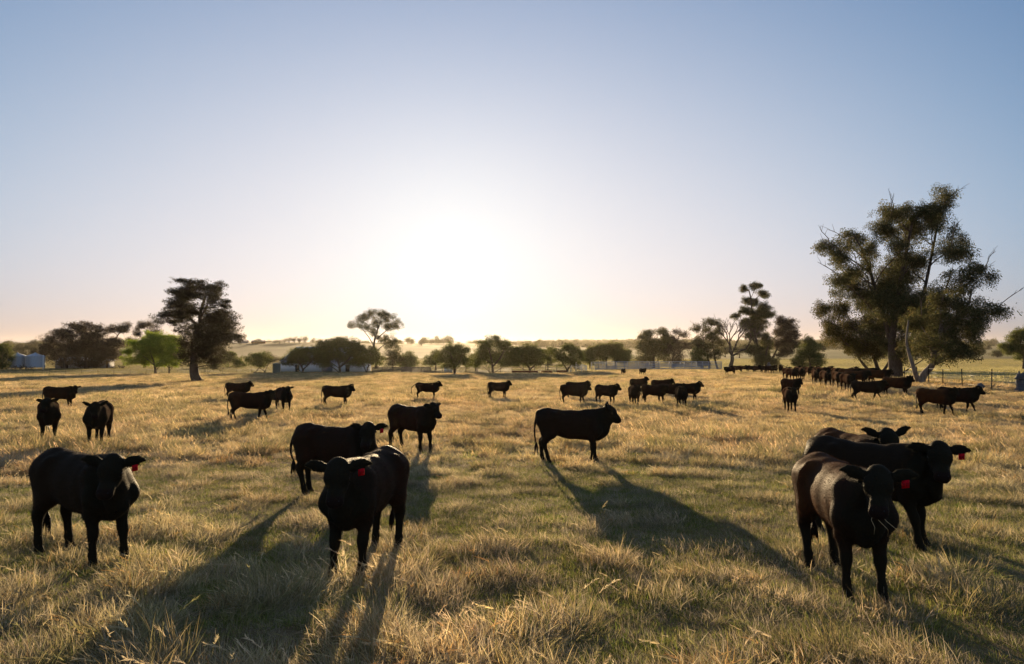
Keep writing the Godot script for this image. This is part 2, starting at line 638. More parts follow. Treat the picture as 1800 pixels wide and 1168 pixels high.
# ---------------------------------------------------------------- cattle
# bones: [a, b, radius at a, radius at b, sideways squeeze, blend]; the animal faces +x
func cow_bones() -> Array:
	var b := []
	var V := func(x: float, y: float, z: float) -> Vector3: return Vector3(x, y, z)
	# trunk
	b.append([Vector3(-0.66, 1.00, 0), Vector3(-0.44, 0.94, 0), 0.245, 0.285, 0.82, 0.10])
	b.append([Vector3(-0.44, 0.925, 0), Vector3(-0.05, 0.87, 0), 0.285, 0.322, 0.79, 0.10])
	b.append([Vector3(-0.05, 0.868, 0), Vector3(0.36, 0.862, 0), 0.325, 0.330, 0.74, 0.10])
	b.append([Vector3(0.30, 0.86, 0), Vector3(0.52, 0.90, 0), 0.33, 0.285, 0.78, 0.10])
	b.append([Vector3(0.50, 0.72, 0), Vector3(0.68, 0.72, 0), 0.235, 0.165, 0.80, 0.10])
	b.append([Vector3(0.60, 0.60, 0), Vector3(0.70, 0.78, 0), 0.11, 0.165, 0.66, 0.10])
	# neck
	b.append([Vector3(0.50, 0.96, 0), Vector3(0.86, 1.15, 0), 0.28, 0.165, 0.68, 0.09])
	b.append([Vector3(0.62, 0.80, 0), Vector3(0.88, 1.02, 0), 0.22, 0.115, 0.60, 0.08])
	# tail head and pin bones
	b.append([Vector3(-0.80, 1.14, 0), Vector3(-0.60, 1.17, 0), 0.07, 0.09, 1.0, 0.08])
	b.append([Vector3(0.28, 1.17, 0), Vector3(0.52, 1.12, 0), 0.045, 0.09, 0.9, 0.08])
	# head
	b.append([Vector3(0.865, 1.230, 0), Vector3(0.935, 1.175, 0), 0.108, 0.112, 1.08, 0.05])
	b.append([Vector3(0.935, 1.165, 0), Vector3(1.050, 1.010, 0), 0.106, 0.068, 0.90, 0.04])
	b.append([Vector3(1.050, 1.010, 0), Vector3(1.085, 0.958, 0), 0.072, 0.072, 1.26, 0.03])
	b.append([Vector3(0.890, 1.090, 0), Vector3(1.020, 0.945, 0), 0.098, 0.056, 0.82, 0.05])
	b.append([Vector3(0.850, 1.300, 0), Vector3(0.880, 1.285, 0), 0.048, 0.05, 1.4, 0.05])
	for s in [-1.0, 1.0]:
		# brow and cheek
		b.append([Vector3(0.935, 1.195, s * 0.082), Vector3(0.955, 1.15, s * 0.088), 0.044, 0.040, 1.0, 0.035])
		b.append([Vector3(0.91, 1.09, s * 0.062), Vector3(0.97, 1.03, s * 0.052), 0.048, 0.038, 1.0, 0.05])
		# nostril pads
		b.append([Vector3(1.112, 0.992, s * 0.045), Vector3(1.106, 0.966, s * 0.052), 0.030, 0.028, 1.0, 0.025])
		# ears: slices side by side make a broad leaf shape
		b.append([Vector3(0.865, 1.245, s * 0.10), Vector3(0.855, 1.248, s * 0.16), 0.036, 0.040, 1.0, 0.03])
		b.append([Vector3(0.855, 1.290, s * 0.165), Vector3(0.835, 1.282, s * 0.265), 0.021, 0.019, 1.0, 0.03])
		b.append([Vector3(0.864, 1.210, s * 0.165), Vector3(0.845, 1.192, s * 0.255), 0.022, 0.019, 1.0, 0.03])
		b.append([Vector3(0.852, 1.250, s * 0.18), Vector3(0.833, 1.238, s * 0.300), 0.026, 0.020, 1.0, 0.035])
		b.append([Vector3(0.84, 1.242, s * 0.27), Vector3(0.83, 1.224, s * 0.345), 0.026, 0.011, 1.0, 0.03])
		# shoulder, foreleg
		b.append([Vector3(0.46, 1.02, s * 0.15), Vector3(0.58, 0.76, s * 0.185), 0.11, 0.125, 1.0, 0.09])
		b.append([Vector3(0.56, 0.78, s * 0.18), Vector3(0.47, 0.58, s * 0.165), 0.125, 0.085, 1.0, 0.07])
		b.append([Vector3(0.47, 0.58, s * 0.165), Vector3(0.50, 0.37, s * 0.155), 0.082, 0.054, 1.0, 0.04])
		b.append([Vector3(0.505, 0.385, s * 0.155), Vector3(0.505, 0.335, s * 0.155), 0.058, 0.053, 1.0, 0.03])
		b.append([Vector3(0.505, 0.34, s * 0.155), Vector3(0.505, 0.15, s * 0.155), 0.043, 0.041, 1.0, 0.03])
		b.append([Vector3(0.505, 0.15, s * 0.155), Vector3(0.525, 0.09, s * 0.155), 0.046, 0.044, 1.0, 0.03])
		b.append([Vector3(0.53, 0.06, s * 0.155), Vector3(0.55, 0.015, s * 0.155), 0.052, 0.062, 1.0, 0.02])
		# hip, thigh, hind leg
		b.append([Vector3(-0.42, 1.13, s * 0.19), Vector3(-0.46, 1.04, s * 0.20), 0.055, 0.09, 1.0, 0.08])
		b.append([Vector3(-0.62, 0.98, s * 0.13), Vector3(-0.50, 0.70, s * 0.17), 0.21, 0.145, 0.82, 0.09])
		b.append([Vector3(-0.70, 0.95, s * 0.12), Vector3(-0.66, 0.66, s * 0.155), 0.13, 0.105, 0.85, 0.08])
		b.append([Vector3(-0.54, 0.66, s * 0.165), Vector3(-0.72, 0.46, s * 0.16), 0.115, 0.068, 1.0, 0.06])
		b.append([Vector3(-0.74, 0.475, s * 0.16), Vector3(-0.735, 0.40, s * 0.16), 0.058, 0.058, 0.9, 0.04])
		b.append([Vector3(-0.73, 0.42, s * 0.16), Vector3(-0.69, 0.16, s * 0.16), 0.052, 0.043, 1.0, 0.03])
		b.append([Vector3(-0.69, 0.16, s * 0.16), Vector3(-0.67, 0.09, s * 0.16), 0.047, 0.045, 1.0, 0.03])
		b.append([Vector3(-0.665, 0.06, s * 0.16), Vector3(-0.645, 0.015, s * 0.16), 0.052, 0.062, 1.0, 0.02])
	# belly and flank fold
	b.append([Vector3(-0.28, 0.765, 0), Vector3(0.25, 0.72, 0), 0.15, 0.165, 1.05, 0.10])
	return b


# the surface of the animal as surface nets over its distance field: [vertices, triangle indices]
func cow_surface(cell: float) -> Array:
	var lo := Vector3(-0.98, -0.06, -0.40)
	var hi := Vector3(1.26, 1.42, 0.40)
	var nx := int(ceil((hi.x - lo.x) / cell)) + 1
	var ny := int(ceil((hi.y - lo.y) / cell)) + 1
	var nz := int(ceil((hi.z - lo.z) / cell)) + 1
	var f := PackedFloat32Array()
	f.resize(nx * ny * nz)
	f.fill(1.0)
	for bone in cow_bones():
		var a: Vector3 = bone[0]
		var bb: Vector3 = bone[1]
		var ra: float = bone[2]
		var rb: float = bone[3]
		var sq: float = bone[4]
		var k: float = bone[5]
		var reach := maxf(ra, rb) + k + cell * 2.0
		var x0 := maxi(0, int((minf(a.x, bb.x) - reach - lo.x) / cell))
		var x1 := mini(nx - 1, int((maxf(a.x, bb.x) + reach - lo.x) / cell) + 1)
		var y0 := maxi(0, int((minf(a.y, bb.y) - reach - lo.y) / cell))
		var y1 := mini(ny - 1, int((maxf(a.y, bb.y) + reach - lo.y) / cell) + 1)
		var z0 := maxi(0, int((minf(a.z, bb.z) - reach * maxf(sq, 1.0) - lo.z) / cell))
		var z1 := mini(nz - 1, int((maxf(a.z, bb.z) + reach * maxf(sq, 1.0) - lo.z) / cell) + 1)
		var zc := (a.z + bb.z) * 0.5
		var ax := a.x
		var ay := a.y
		var az := (a.z - zc) / sq
		var dx := bb.x - a.x
		var dy := bb.y - a.y
		var dz := (bb.z - a.z) / sq
		var l2 := maxf(dx * dx + dy * dy + dz * dz, 1e-9)
		var dr := rb - ra
		var ik := 0.25 / k
		for iz in range(z0, z1 + 1):
			var pz := (lo.z + iz * cell - zc) / sq - az
			for iy in range(y0, y1 + 1):
				var py := lo.y + iy * cell - ay
				var row := (iz * ny + iy) * nx
				for ix in range(x0, x1 + 1):
					var px := lo.x + ix * cell - ax
					var t := clampf((px * dx + py * dy + pz * dz) / l2, 0.0, 1.0)
					var qx := px - dx * t
					var qy := py - dy * t
					var qz := pz - dz * t
					var d := sqrt(qx * qx + qy * qy + qz * qz) - ra - dr * t
					var o := f[row + ix]
					var h := k - absf(d - o)
					f[row + ix] = minf(d, o) - (h * h * ik if h > 0.0 else 0.0)
	# cut the feet flat on the ground
	for iy in ny:
		var y := lo.y + iy * cell
		if y < 0.03:
			for iz in nz:
				for ix in nx:
					var n := (iz * ny + iy) * nx + ix
					f[n] = maxf(f[n], -y)
	var id := PackedInt32Array()
	id.resize(nx * ny * nz)
	id.fill(-1)
	var v := PackedVector3Array()
	var tri := PackedInt32Array()
	var offs := [0, 1, nx, nx + 1, nx * ny, nx * ny + 1, nx * ny + nx, nx * ny + nx + 1]
	for iz in nz - 1:
		for iy in ny - 1:
			for ix in nx - 1:
				var n := (iz * ny + iy) * nx + ix
				if absf(f[n]) > cell * 2.5:
					continue
				var mask := 0
				for c in 8:
					if f[n + offs[c]] < 0.0:
						mask |= 1 << c
				if mask == 0 or mask == 255:
					continue
				var sum := Vector3.ZERO
				var cnt := 0
				for ed in [[0, 1], [2, 3], [4, 5], [6, 7], [0, 2], [1, 3], [4, 6], [5, 7], [0, 4], [1, 5], [2, 6], [3, 7]]:
					var e0: int = ed[0]
					var e1: int = ed[1]
					if (mask >> e0 & 1) == (mask >> e1 & 1):
						continue
					var f0 := f[n + offs[e0]]
					var t := f0 / (f0 - f[n + offs[e1]])
					sum += Vector3(e0 & 1, e0 >> 1 & 1, e0 >> 2 & 1).lerp(Vector3(e1 & 1, e1 >> 1 & 1, e1 >> 2 & 1), t)
					cnt += 1
				id[n] = v.size()
				v.append(lo + (Vector3(ix, iy, iz) + sum / cnt) * cell)
	var sx := 1
	var sy := nx
	var sz := nx * ny
	for iz in range(1, nz - 1):
		for iy in range(1, ny - 1):
			for ix in range(1, nx - 1):
				var n := (iz * ny + iy) * nx + ix
				var f0 := f[n]
				if absf(f0) > cell * 2.5:
					continue
				for ax in 3:
					var step: int = [sx, sy, sz][ax]
					var s1: int = [sy, sz, sx][ax]
					var s2: int = [sz, sx, sy][ax]
					if (f0 < 0.0) == (f[n + step] < 0.0):
						continue
					var q := [id[n], id[n - s1], id[n - s1 - s2], id[n - s2]]
					if q[0] < 0 or q[1] < 0 or q[2] < 0 or q[3] < 0:
						continue
					if f0 < 0.0:
						tri.append_array([q[0], q[2], q[1], q[0], q[3], q[2]])
					else:
						tri.append_array([q[0], q[1], q[2], q[0], q[2], q[3]])
	# ease out the small steps of the grid
	var count := PackedFloat32Array()
	for pass_no in 2:
		var sum := PackedVector3Array()
		sum.resize(v.size())
		count.resize(v.size())
		count.fill(0.0)
		for i in range(0, tri.size(), 3):
			var a := tri[i]
			var b := tri[i + 1]
			var d := tri[i + 2]
			sum[a] += v[b] + v[d]
			sum[b] += v[a] + v[d]
			sum[d] += v[a] + v[b]
			count[a] += 2.0
			count[b] += 2.0
			count[d] += 2.0
		for i in v.size():
			if v[i].y > 0.02:
				v[i] = v[i].lerp(sum[i] / count[i], 0.5)
	return [v, tri]


# pose: yaw/pitch of neck and head (radians; yaw + turns to the animal's left), roll of the head, ears, four leg swings, girth
func posed(v: PackedVector3Array, pose: Dictionary) -> PackedVector3Array:
	var ny: float = pose.get("neck_yaw", 0.0)
	var np: float = pose.get("neck_pitch", 0.0)
	var hy: float = pose.get("head_yaw", 0.0)
	var hp: float = pose.get("head_pitch", 0.0)
	var hr: float = pose.get("head_roll", 0.0)
	var legs: Array = pose.get("legs", [0.0, 0.0, 0.0, 0.0])
	var ear: float = pose.get("ear", 0.22)
	var girth: float = pose.get("girth", 1.0)
	var bend: float = pose.get("bend", 0.0)
	var out := PackedVector3Array()
	out.resize(v.size())
	var pivot := Vector3(0.86, 1.19, 0)
	var root := Vector3(0.56, 1.0, 0)
	var head := Basis(Vector3.UP, hy) * Basis(Vector3.BACK, hp) * Basis(Vector3.RIGHT, hr)
	var full := Basis(Vector3.UP, ny) * Basis(Vector3.BACK, np)
	for i in v.size():
		var p := v[i]
		var far_z := absf(p.z)
		var is_ear := far_z > 0.115 and p.y > (1.08 if far_z > 0.185 else 1.15) and p.x > 0.74
		var w1 := smoothstep(0.52, 0.86, p.x + (p.y - 0.95) * 0.25)
		if p.y < 0.62:
			w1 = 0.0
		elif p.x < 0.8:
			w1 *= smoothstep(0.62, 0.78, p.y)
		var w2 := smoothstep(0.80, 0.93, p.x - (p.y - 1.15) * 0.35) * smoothstep(0.80, 0.92, p.y)
		if is_ear:
			w2 = 1.0
			w1 = 1.0
			var fold := (far_z - 0.115) * ear
			p.y += fold
		# legs swing fore and aft about shoulder and hip
		if p.y < 0.72 and w2 < 0.01:
			var fall := smoothstep(0.72, 0.10, p.y)
			var front := p.x > 0.0
			var left := p.z < 0.0
			var sw: float = legs[0 if left else 1] if front else legs[2 if left else 3]
			var near := smoothstep(0.26, 0.40, p.x) if front else smoothstep(-0.36, -0.46, p.x)
			if p.y < 0.46:
				near = 1.0
			near *= smoothstep(0.03, 0.09, far_z)
			p.x += sw * fall * near
			if absf(sw) > 0.2 and p.y < 0.3:
				p.y += 0.0
		if girth != 1.0:
			var wb := smoothstep(-0.75, -0.2, p.x) * smoothstep(0.62, 0.2, p.x) * smoothstep(0.40, 0.60, p.y)
			p.z *= lerpf(1.0, girth, wb)
			p.y = lerpf(p.y, 1.0 + (p.y - 1.0) * lerpf(1.0, girth, 0.4), wb * (1.0 if p.y < 1.0 else 0.0))
		if w2 > 0.0:
			var q := pivot + head * (p - pivot)
			p = q if w2 >= 1.0 else pivot + (Basis(Quaternion.IDENTITY.slerp(Quaternion(head), w2))) * (p - pivot)
		if w1 > 0.0:
			p = root + (full if w1 >= 1.0 else Basis(Quaternion.IDENTITY.slerp(Quaternion(full), w1))) * (p - root)
		if bend != 0.0:
			p.z += bend * (p.x * p.x - 0.25)
		# longer in the leg
		p.y += 0.055 * smoothstep(0.12, 0.52, p.y)
		out[i] = p
	return out


func mesh_of(v: PackedVector3Array, tri: PackedInt32Array, cols: PackedColorArray) -> ArrayMesh:
	var arr := []
	arr.resize(Mesh.ARRAY_MAX)
	arr[Mesh.ARRAY_VERTEX] = v
	arr[Mesh.ARRAY_INDEX] = tri
	if cols.size():
		arr[Mesh.ARRAY_COLOR] = cols
	var st := SurfaceTool.new()
	st.create_from_arrays(arr)
	st.generate_normals()
	return st.commit()


func ball(c: Vector3, r: Vector3, seg := 8, rows := 6) -> Array:
	var v := PackedVector3Array()
	var tri := PackedInt32Array()
	for j in rows + 1:
		for i in seg:
			var a := TAU * i / seg
			var e := PI * j / rows - PI / 2
			v.append(c + Vector3(cos(a) * cos(e), sin(e), sin(a) * cos(e)) * r)
	for j in rows:
		for i in seg:
			var a := j * seg + i
			var b := j * seg + (i + 1) % seg
			tri.append_array([a, b, b + seg, a, b + seg, a + seg])
	return [v, tri]


func slab(c: Vector3, s: Vector3) -> Array:
	var st := begin()
	box(st, c, s)
	var a := st.commit_to_arrays()
	var tri := PackedInt32Array()
	for i in a[Mesh.ARRAY_VERTEX].size():
		tri.append(i)
	return [a[Mesh.ARRAY_VERTEX], tri]


func coat_colours(v: PackedVector3Array, brown: float) -> PackedColorArray:
	var c := PackedColorArray()
	c.resize(v.size())
	var black := Color(0.019, 0.0165, 0.015)
	var rust := Color(0.062, 0.029, 0.013)  # sun-bleached brown hair, with the low sun's warm sheen painted in
	var nose := Color(0.016, 0.014, 0.014)
	for i in v.size():
		var p := v[i]
		var n := 0.5 + 0.5 * tuft_noise.get_noise_3d(p.x * 3.0, p.y * 3.0, p.z * 3.0)
		var w := brown * n * smoothstep(0.75, 0.2, p.x) * smoothstep(0.35, 0.75, p.y)
		var col := black.lerp(rust, clampf(w * 1.6, 0.0, 1.0))
		if p.x > 1.08 and p.y < 1.03:
			col = col.lerp(nose, smoothstep(1.085, 1.115, p.x))
		c[i] = col
	return c


# a whole animal: body, tail (> switch), eyes, and ear tags where the pose asks for them
func make_cow(called: String, base: Array, cols: PackedColorArray, pose: Dictionary, detail: bool) -> Node3D:
	var o := thing(called, Vector3.ZERO)
	var skin := mesh_of(posed(base[0], pose), base[1], cols)
	part("body", skin, M.sleek_hide if detail else M.hide, o)
	if detail:
		var coat := part("coat_hair", coat_of(skin, base[0]), M.coat, o)
		coat.set_meta("kind", "stuff")
	var st := begin()
	var sway: float = pose.get("tail", 0.0)
	var lift: float = pose.get("tail_lift", 0.0)
	var pts := []
	var rad := []
	for k in 9:
		var t := k / 8.0
		var q := Vector3(-0.84 - 0.08 * sin(t * 2.6) - 0.34 * lift * sin(t * 1.6), 1.21 - 0.74 * t * (1.0 - 0.35 * lift), sway * t * t)
		pts.append(q)
		rad.append(lerpf(0.036, 0.016, t))
	tube(st, pts, rad, 7)
	var tl := part("tail", done(st, true), M.tail_hair, o)
	st = begin()
	var endp: Vector3 = pts[-1]
	for k in (26 if detail else 8):
		var a := rng.randf() * TAU
		var l := rng.randf_range(0.14, 0.30)
		var d := Vector3(cos(a) * 0.05, -l, sin(a) * 0.05)
		tube(st, [endp + Vector3(cos(a), 0.6, sin(a)) * 0.012, endp + d * 0.5 + Vector3(cos(a), 0, sin(a)) * 0.014, endp + d], [0.010, 0.009, 0.002], 3)
	part("tail_switch", done(st), M.tail_hair, tl)
	if detail:
		for s in [-1.0, 1.0]:
			var e := ball(Vector3(0.955, 1.150, s * 0.121), Vector3(0.020, 0.020, 0.013))
			part("eye", mesh_of(posed(e[0], pose), e[1], PackedColorArray()), M.eye, o)
		for s in [-1.0, 1.0]:
			var e := ball(Vector3(1.135, 0.985, s * 0.046), Vector3(0.012, 0.015, 0.012))
			part("nostril", mesh_of(posed(e[0], pose), e[1], PackedColorArray()), M.dark, o)
	for s in pose.get("tags", []):
		var z: float = s * 0.235
		var t := slab(Vector3(0.872, 1.165, z), Vector3(0.006, 0.074, 0.064))
		var tagm := part("ear_tag", mesh_of(posed(t[0], pose), t[1], PackedColorArray()), M.ear_tag, o)
		tagm.set_meta("label", "red plastic tag hanging from the ear")
		for k in 4:
			var mk := slab(Vector3(0.877, 1.160, z + (k - 1.5) * 0.014), Vector3(0.003, 0.034, 0.005))
			part("printed_mark", mesh_of(posed(mk[0], pose), mk[1], PackedColorArray()), M.ink, tagm)
	return o


# short hairs all over the skin, combed back and down
func coat_of(skin: ArrayMesh, rest: PackedVector3Array) -> ArrayMesh:
	var a := skin.surface_get_arrays(0)
	var v: PackedVector3Array = a[Mesh.ARRAY_VERTEX]
	var nn: PackedVector3Array = a[Mesh.ARRAY_NORMAL]
	var cc: PackedColorArray = a[Mesh.ARRAY_COLOR]
	var out := PackedVector3Array()
	var col := PackedColorArray()
	for i in v.size():
		var r := rest[i]
		if r.y < 0.06 or (r.x > 1.06 and r.y < 1.06):
			continue
		var long := 0.013
		if r.x > 0.80 and absf(r.z) > 0.15:
			long = 0.022
		elif r.x > 0.80:
			long = 0.011
		elif r.y > 1.14 or r.y < 0.6:
			long = 0.017
		for k in 2:
			var n := nn[i]
			var p := v[i] + Vector3(rng.randf_range(-1, 1), rng.randf_range(-1, 1), rng.randf_range(-1, 1)) * 0.008
			var d := (n * 0.55 + Vector3(-0.55, -0.35, 0) + Vector3(rng.randf_range(-1, 1), rng.randf_range(-1, 1), rng.randf_range(-1, 1)) * 0.35).normalized()
			var w := d.cross(n + Vector3(0.01, 0.02, 0.03)).normalized() * 0.0016
			p -= n * 0.004
			out.append(p - w)
			out.append(p + d * long * rng.randf_range(0.7, 1.4))
			out.append(p + w)
			var t := cc[i] * rng.randf_range(0.7, 1.5)
			for j in 3:
				col.append(t)
	var arr := []
	arr.resize(Mesh.ARRAY_MAX)
	arr[Mesh.ARRAY_VERTEX] = out
	arr[Mesh.ARRAY_COLOR] = col
	var m := ArrayMesh.new()
	m.add_surface_from_arrays(Mesh.PRIMITIVE_TRIANGLES, arr)
	return m


func put_cow(o: Node3D, x: float, d: float, turn: float, size: float, label: String, group: String) -> void:
	o.rotation.y = deg_to_rad(turn)
	o.position = on_ground(x, -d) + Vector3(0, -0.01, 0)
	o.scale = Vector3.ONE * size
	# stand with the slope of the paddock
	var f := Vector3(cos(deg_to_rad(turn)), 0, -sin(deg_to_rad(turn)))
	var rise := ground(x + f.x * 0.5, -d + f.z * 0.5) - ground(x - f.x * 0.5, -d - f.z * 0.5)
	o.basis = (Basis(Vector3.UP, deg_to_rad(turn)) * Basis(Vector3.BACK, atan(rise))).scaled(Vector3.ONE * size)
	tag(o, label, "cow", group)


# ---------------------------------------------------------------- trees
var clumps := {}


# a spray of leaves one unit across; hang: how much the leaves droop
func leaf_spray(n: int, leaf_len: float, leaf_wide: float, hang: float, flat: float, cols: Array) -> ArrayMesh:
	var st := begin()
	for i in n:
		var d := Vector3(rng.randfn(), rng.randfn() * flat, rng.randfn()).normalized() * pow(rng.randf(), 0.45)
		d.y *= lerpf(1.0, flat, 0.6)
		var dirn := (Vector3(rng.randf_range(-1, 1), rng.randf_range(-1, 1), rng.randf_range(-1, 1)) + d * 0.8 + Vector3.DOWN * hang).normalized()
		var side := dirn.cross(Vector3(rng.randf_range(-1, 1), rng.randf_range(-1, 1), rng.randf_range(-1, 1))).normalized()
		var fold := dirn.cross(side) * leaf_wide * 0.18
		var l := leaf_len * rng.randf_range(0.65, 1.25)
		var w := leaf_wide * rng.randf_range(0.7, 1.2) * 0.5
		st.set_color((cols[rng.randi() % cols.size()] as Color) * rng.randf_range(0.75, 1.2))
		var m := d + dirn * l * 0.45
		for v in [d, m + side * w + fold, d + dirn * l, d, d + dirn * l, m - side * w + fold]:
			st.add_vertex(v)
	return done(st)


func make_sprays() -> void:
	var gum := [Color(0.072, 0.078, 0.032), Color(0.094, 0.092, 0.038), Color(0.056, 0.062, 0.028), Color(0.125, 0.105, 0.045)]
	var gold := [Color(0.085, 0.075, 0.025), Color(0.11, 0.085, 0.03), Color(0.06, 0.06, 0.022)]
	var wood := [Color(0.075, 0.058, 0.042), Color(0.092, 0.072, 0.050), Color(0.060, 0.050, 0.038)]
	var elm := [Color(0.10, 0.12, 0.03), Color(0.125, 0.14, 0.036), Color(0.08, 0.10, 0.026), Color(0.15, 0.145, 0.05)]
	var lime := [Color(0.21, 0.29, 0.032), Color(0.26, 0.34, 0.042), Color(0.16, 0.22, 0.028), Color(0.31, 0.36, 0.06)]
	var pine := [Color(0.050, 0.046, 0.026), Color(0.062, 0.054, 0.030), Color(0.042, 0.040, 0.024)]
	var grey := [Color(0.075, 0.072, 0.045), Color(0.095, 0.085, 0.055), Color(0.06, 0.06, 0.04)]
	var set_up := {"gum": [gum, 0.40, 0.13, 0.6, 0.95], "gold": [gold, 0.40, 0.13, 0.6, 0.95], "wood": [wood, 0.34, 0.14, 0.2, 0.8], "elm": [elm, 0.30, 0.17, 0.25, 0.8], "lime": [lime, 0.30, 0.17, 0.3, 0.7], "pine": [pine, 0.40, 0.12, -0.1, 0.55], "grey": [grey, 0.30, 0.06, 0.1, 0.8]}
	for k in set_up:
		var a: Array = set_up[k]
		clumps[k] = []
		for i in 3:
			clumps[k].append(leaf_spray(64, a[1], a[2], a[3], a[4], a[0]))


func limb(st: SurfaceTool, a: Vector3, b: Vector3, r0: float, r1: float, sag: float, sides := 5) -> Array:
	var pts := []
	var rad := []
	var n := 6
	var off := Vector3(rng.randf_range(-1, 1), 0, rng.randf_range(-1, 1)) * a.distance_to(b) * 0.06
	for i in n + 1:
		var t := float(i) / n
		var p := a.lerp(b, t) + Vector3.UP * sag * sin(PI * t) + off * sin(TAU * t)
		pts.append(p)
		rad.append(lerpf(r0, r1, pow(t, 0.8)))
	tube(st, pts, rad, sides)
	return pts


# stems: lists of points with the radius at foot and tip; lobes: [centre, radii] of the leafy masses, all measured from the foot of the tree
func tree(called: String, label: String, group: String, x: float, z: float, kind: String, stems: Array, lobes: Array, spray := 0.6, dense := 1.0, bare := 0, bark := "bark") -> Node3D:
	var o := thing(called, on_ground(x, z) + Vector3(0, -0.15, 0))
	tag(o, label, "shrub" if called.contains("shrub") else "tree", group)
	var rise := 0.15 if kind == "pine" else 0.75
	var st := begin()
	var nodes := []
	for s in stems:
		var pts: Array = s[0]
		var fine := []
		var rad := []
		var r0: float = s[1]
		var r1: float = s[2]
		for i in pts.size() - 1:
			for k in 4:
				var t := k / 4.0
				var a0: Vector3 = pts[maxi(i - 1, 0)]
				var a3: Vector3 = pts[mini(i + 2, pts.size() - 1)]
				fine.append((pts[i] as Vector3).cubic_interpolate(pts[i + 1], a0, a3, t))
		fine.append(pts[-1])
		for i in fine.size():
			var t := float(i) / (fine.size() - 1)
			var r := lerpf(r0, r1, t)
			if i == 0 and (fine[0] as Vector3).y < 0.3:
				r *= 1.35
			rad.append(r)
			nodes.append([fine[i], r])
		tube(st, fine, rad, 9)
	var where := []
	var tone := []
	for lb in lobes:
		var c: Vector3 = lb[0]
		var rr: Vector3 = lb[1]
		# the limb that carries this leafy mass starts at the nearest lower point of a stem
		var best := 1e9
		var from: Vector3 = nodes[0][0]
		var fr := 0.1
		for q in nodes:
			var p: Vector3 = q[0]
			var flat := Vector2(p.x - c.x, p.z - c.z).length()
			var dd := p.distance_to(c) + maxf(0.0, p.y - c.y + rr.y * 0.3 + flat * rise) * 1.3
			if dd < best:
				best = dd
				from = p
				fr = q[1]
		var lr := minf(fr * 0.6, 0.035 * (rr.x + rr.y) + 0.01)
		var heart := c - Vector3(0, rr.y * 0.25, 0)
		if from.distance_to(heart) > 0.4:
			limb(st, from, heart, lr, lr * 0.5, rng.randf_range(-0.03, 0.08) * from.distance_to(heart))
		for k in 6:
			var d := Vector3(rng.randfn(), absf(rng.randfn()) * 0.8 - 0.2, rng.randfn()).normalized()
			limb(st, heart, c + d * rr * 0.85, lr * 0.45, lr * 0.1, 0.06 * rr.y, 4)
		var amount := int(dense * 12.0 * rr.x * rr.y / (spray * spray)) + 6
		# clusters of sprays with gaps between them give the mass its uneven outline
		var hubs := []
		for k in int(clampf(amount / 14.0, 7, 48)):
			var hd := Vector3(rng.randfn(), rng.randfn(), rng.randfn()).normalized()
			hubs.append([c + hd * rr * (0.25 + 0.85 * sqrt(rng.randf())), rng.randf_range(0.20, 0.42)])
		for k in amount:
			var p: Vector3
			if k % 3 != 0:
				var hb: Array = hubs[rng.randi() % hubs.size()]
				p = (hb[0] as Vector3) + Vector3(rng.randfn(), rng.randfn() * 0.9, rng.randfn()) * rr * float(hb[1]) * 0.8
			else:
				p = c + Vector3(rng.randfn(), rng.randfn(), rng.randfn()).normalized() * rr * 1.15 * sqrt(rng.randf())
			var s := spray * rng.randf_range(0.5, 1.3)
			var b := Basis(Vector3.UP, rng.randf() * TAU) * Basis(Vector3.RIGHT, rng.randf_range(-0.5, 0.5))
			where.append(Transform3D(b.scaled(Vector3(s, s, s)), p))
			var tn := rng.randf_range(0.75, 1.25)
			tone.append(Color(tn * rng.randf_range(0.95, 1.08), tn, tn * rng.randf_range(0.9, 1.05)))
	# dead twigs that stick out of the crown
	for k in bare:
		var lb: Array = lobes[k % lobes.size()]
		var c: Vector3 = lb[0]
		var rr: Vector3 = lb[1]
		var out := Vector3(c.x * 0.12 + rng.randf_range(-0.6, 0.6), rng.randf_range(0.5, 1.0), rng.randf_range(-0.5, 0.5)).normalized()
		var tip := c + out * rr * 1.0 + out * rng.randf_range(0.8, 2.2)
		var pts := limb(st, c, tip, 0.06, 0.018, 0.2, 4)
		for j in 3:
			var p0: Vector3 = pts[3 + j]
			limb(st, p0, p0 + (out + Vector3(rng.randf_range(-0.8, 0.8), 0.3, rng.randf_range(-0.8, 0.8))).normalized() * rng.randf_range(0.5, 1.2), 0.025, 0.01, 0.05, 4)
	part("trunk", done(st, true), M[bark], o)
	if where.size():
		var mm := MultiMesh.new()
		mm.transform_format = MultiMesh.TRANSFORM_3D
		mm.use_colors = true
		mm.mesh = clumps[kind][rng.randi() % 3]
		mm.instance_count = where.size()
		for i in where.size():
			mm.set_instance_transform(i, where[i])
			mm.set_instance_color(i, tone[i])
		var cr := MultiMeshInstance3D.new()
		cr.name = "crown"
		cr.multimesh = mm
		cr.material_override = M.leaf
		cr.set_meta("kind", "stuff")
		o.add_child(cr)
	return o


# a leafless tree: stems fork again and again
func fork(st: SurfaceTool, a: Vector3, d: Vector3, length: float, r: float, depth: int) -> void:
	var b := a + d * length
	var pts := limb(st, a, b, r, r * 0.62, 0.04 * length, 6 if depth > 2 else 4)
	if depth == 0:
		return
	for k in (2 if depth > 3 else 3):
		var nd := (d + Vector3(rng.randf_range(-0.75, 0.75), rng.randf_range(-0.15, 0.45), rng.randf_range(-0.75, 0.75))).normalized()
		var at: Vector3 = pts[6 - (k if depth < 4 else 0)]
		fork(st, at, nd, length * rng.randf_range(0.55, 0.8), r * 0.6, depth - 1)


